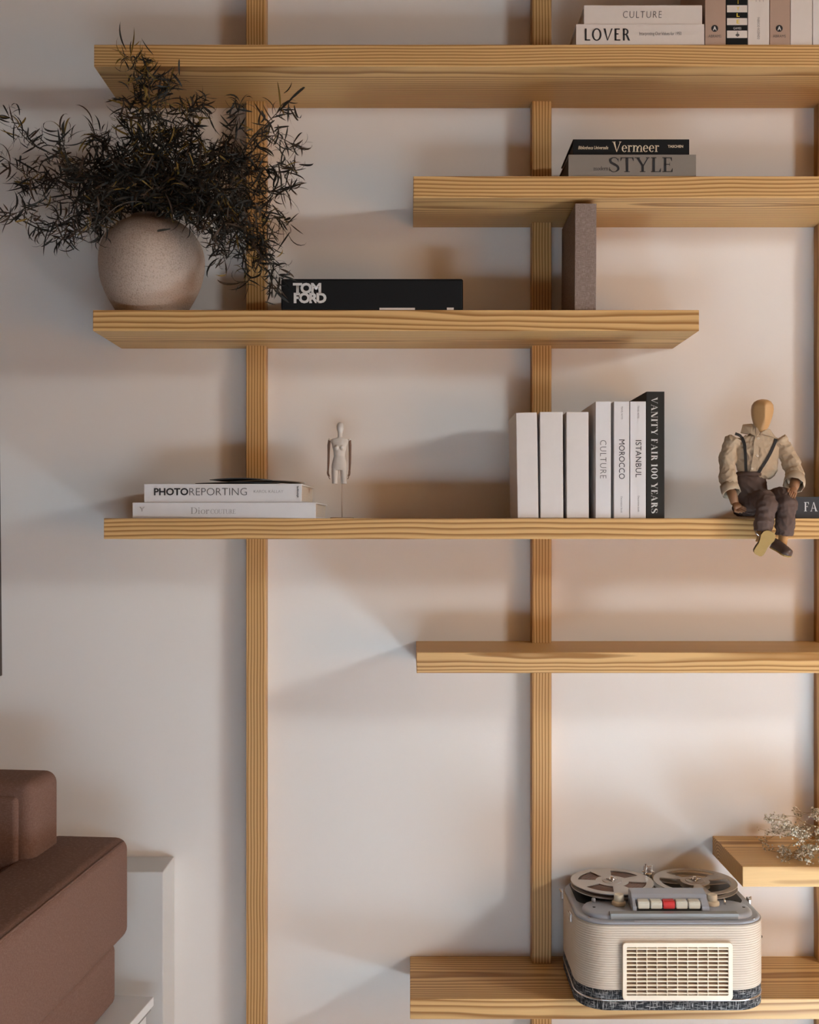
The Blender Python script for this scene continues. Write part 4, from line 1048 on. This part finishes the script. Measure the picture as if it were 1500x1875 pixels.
# grille
gx0, gx1 = LX(1139.5, 2.746), LX(1341, 2.746); gz1, gz0 = rz(PZ(1724.5, 2.746)), rz(PZ(1830, 2.746))
gy = -HD
M_GBACK = plain('grille_cloth', (0.20, 0.125, 0.075), 0.9, 0.1, 300)
ox0, ox1, oz0, oz1 = gx0 + .0078, gx1 - .0085, gz0 + .0095, gz1 - .0085
out = rr(gx0, gx1, gz0, gz1, .007, 5); inn = rr(ox0, ox1, oz0, oz1, .002, 5)
bm = bmesh.new(); R_ = []
for pts, y in ((out, gy + .001), (out, gy - .0055), ([(a * .996 + .004 * (gx0 + gx1) / 2, b * .993 + .007 * (gz0 + gz1) / 2) for a, b in out], gy - .007), (inn, gy - .0068), (inn, gy + .001)):
    R_.append([bm.verts.new((a, y, b)) for a, b in pts])
m = len(out)
for a, b in zip(R_, R_[1:]):
    for k in range(m): bm.faces.new((a[k], a[(k + 1) % m], b[(k + 1) % m], b[k]))
grl = from_bm('grille_frame', bm, M_IVORYG, rec)
box('grille_backing', ox0 - .001, ox1 + .001, gy - .0012, gy + .001, oz0 - .001, oz1 + .001, M_GBACK, grl)
NS = 12
sm = None
for k in range(NS):
    zc = oz0 + (oz1 - oz0) * (k + .5) / NS
    if sm is None:
        bm = bmesh.new(); bbox(bm, -(ox1 - ox0) / 2 - .001, (ox1 - ox0) / 2 + .001, -.0018, .0018, -.0016, .0016, .0005, 1)
        o = from_bm('slat', bm, M_IVORYG, grl); sm = o.data
    else: o = link('slat', sm, None, grl)
    o.location = ((ox0 + ox1) / 2, gy - .0042, zc); o.rotation_euler = (.35, 0, 0)
sm = None
for k in range(1, 10):
    xc = ox0 + (ox1 - ox0) * k / 10 + .0
    if sm is None:
        bm = bmesh.new(); bbox(bm, -.0007, .0007, -.0016, .0016, -(oz1 - oz0) / 2 - .001, (oz1 - oz0) / 2 + .001)
        o = from_bm('grille_bar', bm, M_IVORYG, grl); sm = o.data
    else: o = link('grille_bar', sm, None, grl)
    o.location = (xc, gy - .0046, (oz0 + oz1) / 2)
# latches and handle stub
for x, y, z in ((-HW, LY(3.02), zt - .006), (-HW, LY(2.86), zt - .010), (HW, LY(2.93), zt + .001)):
    sx = 1 if x > 0 else -1
    bm = bmesh.new(); bbox(bm, x - .004 if sx < 0 else x - .001, x + .001 if sx < 0 else x + .004, y - .009, y + .009, z - .010, z + .006, .001)
    tube_bm(bm, [(x + sx * .004, y - .007, z + .004), (x + sx * .0065, y, z + .0085), (x + sx * .004, y + .007, z + .004)], .0012, 6)
    from_bm('latch', bm, M_CHROME, rec)
tube('carry_handle', [(HW - .001, LY(2.84), rz(.455)), (HW + .006, LY(2.845), rz(.452)), (HW + .008, LY(2.90), rz(.445)), (HW + .006, LY(2.955), rz(.452)), (HW - .001, LY(2.96), rz(.455))], [.003, .0035, .0042, .0035, .003], plain('dark_handle', (.06, .055, .05), .5), rec, 8)
# head cover between the reels
hx, hy = LX(1186, 3.035), LY(3.035)
bm = bmesh.new()
lathe_bm(bm, [(.011, 0), (.011, .016), (.010, .018), (.010, .026), (.008, .028), (.002, .028)], (hx, hy, zd), 20)
bbox(bm, hx - .009, hx + .010, hy - .003, hy + .004, zd + .026, zd + .043, .0015)
tube_bm(bm, [(hx - .005, hy - .004, zd + .028), (hx - .005, hy - .004, zd + .047)], .0026, 8)
tube_bm(bm, [(hx - .013, hy - .002, zd + .030), (hx + .013, hy - .002, zd + .029)], .0022, 8)
bbox(bm, hx - .003, hx + .0080, hy - .0046, hy - .0028, zd + .029, zd + .041, .0006)
from_bm('tape_head', bm, M_CHROME, rec)
# ------------------------------------------------------------------ the two reels
M_TAPE = plain('brown_tape', (0.16, 0.085, 0.06), 0.3, 0.12, 60, spec=.5)
def flange(name, R, windows, z0, z1, mat, par, nseg=96, hub=.020):
    """disc with openings: windows = (a0, a1, r0, r1) in degrees"""
    rad = [.0, hub * .35, hub, *sorted({w[2] for w in windows} | {w[3] for w in windows}), R]
    rad = sorted(set(rad)); bm = bmesh.new()
    def hole(a, r):
        for a0, a1, r0, r1 in windows:
            if r0 - 1e-6 <= r <= r1 + 1e-6:
                c = ((a - a0) % 360)
                if c < (a1 - a0): return True
        return False
    cache = {}
    def vt(i, k, s):
        k %= nseg
        key = (i, k if rad[i] > 0 else 0, s)
        if key not in cache:
            t = 2 * PI * k / nseg; cache[key] = bm.verts.new((rad[i] * math.cos(t), rad[i] * math.sin(t), z1 if s else z0))
        return cache[key]
    solid = {}
    for i in range(len(rad) - 1):
        for k in range(nseg):
            solid[(i, k)] = not hole((k + .5) * 360 / nseg, (rad[i] + rad[i + 1]) / 2)
    for (i, k), s in solid.items():
        if not s: continue
        for sd in (0, 1):
            q = [vt(i, k, sd), vt(i + 1, k, sd), vt(i + 1, k + 1, sd), vt(i, k + 1, sd)]
            q = list(dict.fromkeys(q))
            if sd == 0: q.reverse()
            bm.faces.new(q)
        if i == len(rad) - 2 or not solid[(i + 1, k)]:
            bm.faces.new([vt(i + 1, k, 0), vt(i + 1, k + 1, 0), vt(i + 1, k + 1, 1), vt(i + 1, k, 1)])
        if i > 0 and not solid[(i - 1, k)]:
            bm.faces.new([vt(i, k + 1, 0), vt(i, k, 0), vt(i, k, 1), vt(i, k + 1, 1)])
        if not solid[(i, (k + 1) % nseg)]:
            bm.faces.new([vt(i, k + 1, 0), vt(i, k + 1, 1), vt(i + 1, k + 1, 1), vt(i + 1, k + 1, 0)])
        if not solid[(i, (k - 1) % nseg)]:
            bm.faces.new([vt(i, k, 0), vt(i + 1, k, 0), vt(i + 1, k, 1), vt(i, k, 1)])
    return from_bm(name, bm, mat, par)
ZR = RZ + zd + .0008 - .0092
RR_ = .0853
for px, lab, full in ((1121, 'grey tape reel wound with brown tape on the left of the recorder', True), (1273, 'empty grey three-spoke tape reel on the right of the recorder', False)):
    d_ = 2.970
    t = thing('tape_reel', lab, 'tape reel', (PXX(px, d_), YD(d_), ZR), group='tape reels')
    lathe('hub', [(.020, .0094), (.020, .0345), (.018, .0350), (.001, .0350)], (0, 0, 0), M_REEL, t, 32)
    a0 = 18
    if full:
        win = [(a0 + 90 * k + 12, a0 + 90 * k + 66, .034, .070) for k in range(4)]
        lathe('tape', [(.074, .0252), (.074, .0315), (.021, .0317)], (0, 0, 0), M_TAPE, t, 48)
        for k in range(5): lathe('tape_ridge', [(.040 + .006 * k, .0314), (.041 + .006 * k, .0320), (.043 + .006 * k, .0314)], (0, 0, 0), M_TAPE, t, 48)
    else:
        win = [(a0 + 120 * k + 24, a0 + 120 * k + 112, .030, .072) for k in range(3)]
    flange('flange', RR_, win, .0325, .0340, M_REEL, t)
    flange('flange', RR_, win, .0232, .0247, M_REEL, t)
    lathe('rim_bead', [(RR_ - .0035, .0388), (RR_ - .003, .0400), (RR_ - .001, .0402), (RR_ - .0002, .0390)], (0, 0, 0), M_REEL, t, 64) if False else None
    lathe('spindle', [(.0065, .0345), (.0062, .0385), (.0045, .040), (.0040, .0435), (.001, .044)], (0, 0, 0), M_CHROME, t, 18)
    bm = bmesh.new()
    for k in range(3):
        a = 2 * PI * k / 3 + .4
        tube_bm(bm, [(.005 * math.cos(a), .005 * math.sin(a), .0375), (.013 * math.cos(a), .013 * math.sin(a), .036)], [.0020, .0014], 6)
    from_bm('spindle_wing', bm, M_CHROME, t, True)

# ------------------------------------------------------------------ dried gypsophila on the short shelf
M_STEM = plain('dry_stem', (0.33, 0.25, 0.14), 0.8, .2, 80)
M_BUD = plain('dry_bud', (0.70, 0.64, 0.53), 0.85, .15, 200); M_BUD2 = plain('dull_bud', (0.36, 0.33, 0.25), 0.85, .2, 200)
r2 = random.Random(21)
gz = TOPZ[7]
gyp = thing('dried_flowers', 'sprigs of dried gypsophila lying on the short shelf behind the tape recorder', 'flowers', (PXX(1530, 2.93), YD(2.93), gz))
GO = Vector(gyp.location)
stems, buds = [], []
def grow(p, di, L, r, lev):
    n = 5; pts = [p]; q = p.copy(); dv = di.copy()
    for i in range(n):
        dv = (dv + Vector((r2.gauss(0, .10), r2.gauss(0, .10), r2.gauss(0, .10) + .02))).normalized()
        q = q + dv * L / n; q.z = min(max(q.z, gz + .003), gz + .075); q.y = min(q.y, -.02); q.x = max(q.x, PXX(1397, 2.93) + r2.uniform(0, .012)); pts.append(q.copy())
        if lev < 3 and (i >= 1) and r2.random() < (.95 if lev < 2 else .8):
            s_ = (dv + Vector((r2.gauss(0, .30), r2.gauss(0, .55), r2.gauss(0, .50)))).normalized()
            grow(q, s_, L * r2.uniform(.35, .6), r * .62, lev + 1)
    stems.append((pts, r))
    if lev >= 2:
        for _ in range(r2.randint(1, 4)):
            buds.append((pts[-1] + Vector((r2.gauss(0, .003), r2.gauss(0, .003), r2.gauss(0, .003))), r2.uniform(.0010, .0024)))
for st, tip in (((1530, 1524, 2.94), (1428, 1498, 2.97)), ((1560, 1530, 2.92), (1452, 1490, 2.96)), ((1540, 1532, 2.93), (1412, 1530, 2.93)), ((1545, 1540, 2.90), (1420, 1556, 2.875)),
                ((1550, 1545, 2.89), (1462, 1563, 2.855)), ((1540, 1528, 2.95), (1478, 1484, 2.98)), ((1535, 1535, 2.92), (1440, 1535, 2.91)), ((1560, 1550, 2.87), (1478, 1560, 2.87))):
    a, b = P(*st), P(*tip); a.z = max(a.z, gz + .004); b.z = max(b.z, gz + .006)
    grow(a, (b - a).normalized(), (b - a).length * .80, .0010, 0)
big = [s_ for s_ in stems if s_[1] > .0005]; fine = [s_ for s_ in stems if s_[1] <= .0005]
for pts, r in big: tube('stem', [p - GO for p in pts], [r * 1.0 - r * .4 * i / (len(pts) - 1) for i in range(len(pts))], M_STEM, gyp, 5)
bm = bmesh.new()
for pts, r in fine: tube_bm(bm, [p - GO for p in pts[::2] + [pts[-1]]] if False else [p - GO for p in pts], max(r, .0003), 3)
o = from_bm('twiglets', bm, M_STEM, gyp); o['kind'] = 'stuff'
for mt, sel in ((M_BUD, lambda i: i % 3), (M_BUD2, lambda i: not i % 3)):
    bm = bmesh.new()
    for i, (p, r) in enumerate(buds):
        if sel(i): bmesh.ops.create_icosphere(bm, subdivisions=1, radius=r, matrix=Matrix.Translation(p - GO))
    o = from_bm('buds', bm, mt, gyp, True); o['kind'] = 'stuff'

# ------------------------------------------------------------------ wall box, plinth, sofa, picture
M_PALE = plain('pale_grey_paint', (0.60, 0.58, 0.555), 0.7, 0.02, 8)
o = box('wall_panel', -0.93, PXX(319.5, D), -0.108, -0.0005, 0, PZ(1568, D), M_PALE, None, .002)
tag(o, 'pale grey boxed panel standing out from the wall behind the brown sofa', 'panel')
YAW = -math.radians(5.4)
pl = thing('low_platform', 'low white platform under the brown sofa', 'platform', (PXX(285, 2.89), YD(2.87), 0), (0, 0, YAW * 1.5))
pz = PZ(1825, 2.87)
box('platform_top', -.62, 0, -.80, 0, pz - .018, pz, M_WHITE, pl, .0015)
box('platform_body', -.61, -.012, -.79, -.01, .06, pz - .026, M_WHITE, pl, .0015)
box('platform_gap_shade', -.615, -.004, -.795, -.005, pz - .026, pz - .018, plain('gap_shade_grey', (.25, .24, .23), .7), pl)  # dark strip: shade of the gap under the top, put in as colour
box('platform_foot', -.58, -.05, -.75, -.05, .0, .06, M_WHITE, pl)
M_SOFA = weave('brown_sofa_cloth', (0.165, 0.090, 0.066), (0.225, 0.132, 0.102), 1500, .95, .25)
sof = thing('sofa', 'brown fabric sofa with thick rounded arm in the lower left corner', 'sofa', (PXX(240, 2.86), YD(2.855), pz), (0, 0, YAW))
sz = pz
def cushion(name, x0, x1, y0, y1, z0, z1, bev, mat=M_SOFA, seg=6, puff=.0):
    bm = bmesh.new(); bbox(bm, x0, x1, y0, y1, z0 - sz, z1 - sz, bev, seg)
    return from_bm(name, bm, mat, sof, True)
az1 = 0.653; az0 = 0.452
arm = cushion('arm', -.165, 0, -.76, 0, az0, az1, .024)
cushion('base', -1.30, -.020, -.74, -.02, sz + .0005, az0 - .001, .018)
bk = cushion('backrest', -1.30, -.124, -.178, -.050, az0 - .05, 0.795, .024, seg=8)
cushion('back_cushion', -1.29, -.150, -.186, -.160, az0 - .04, 0.770, .010)
cushion('seat_cushion', -1.29, -.166, -.74, -.22, az0 - .02, az0 + .11, .03)
# seams: piping on the arm's outer edges and round the back's front edge
zz = az1 - sz
tube('seam', [(-.006, -.73, zz - .006), (-.006, -.4, zz - .006), (-.006, -.026, zz - .006)], .0022, M_SOFA, arm, 8)
tube('seam', [(-.159, -.73, zz - .006), (-.159, -.20, zz - .006)], .0018, M_SOFA, arm, 8)
pc = thing('picture', 'dark framed picture cut by the left edge of the view', 'picture', (PXX(-240, 3.09), 0, PZ(1240, 3.09)), (0, -.0095, 0))
fw = PXX(3.8, 3.097) - PXX(-240, 3.09)
M_FRAME = plain('dark_frame_wood', (0.05, 0.035, 0.027), 0.5, .2, 40)
hh = .72
for nm, a in (('frame_side', (fw - .025, fw, 0, hh)), ('frame_side', (-fw, -fw + .025, 0, hh)), ('frame_rail', (-fw + .025, fw - .025, 0, .025)), ('frame_rail', (-fw + .025, fw - .025, hh - .025, hh))):
    box(nm, a[0], a[1], -.014, -.001, a[2], a[3], M_FRAME, pc, .001)
box('canvas', -fw + .02, fw - .02, -.010, -.004, .02, hh - .02, plain('muted_canvas', (.35, .27, .2), .8, .4, 6), pc)
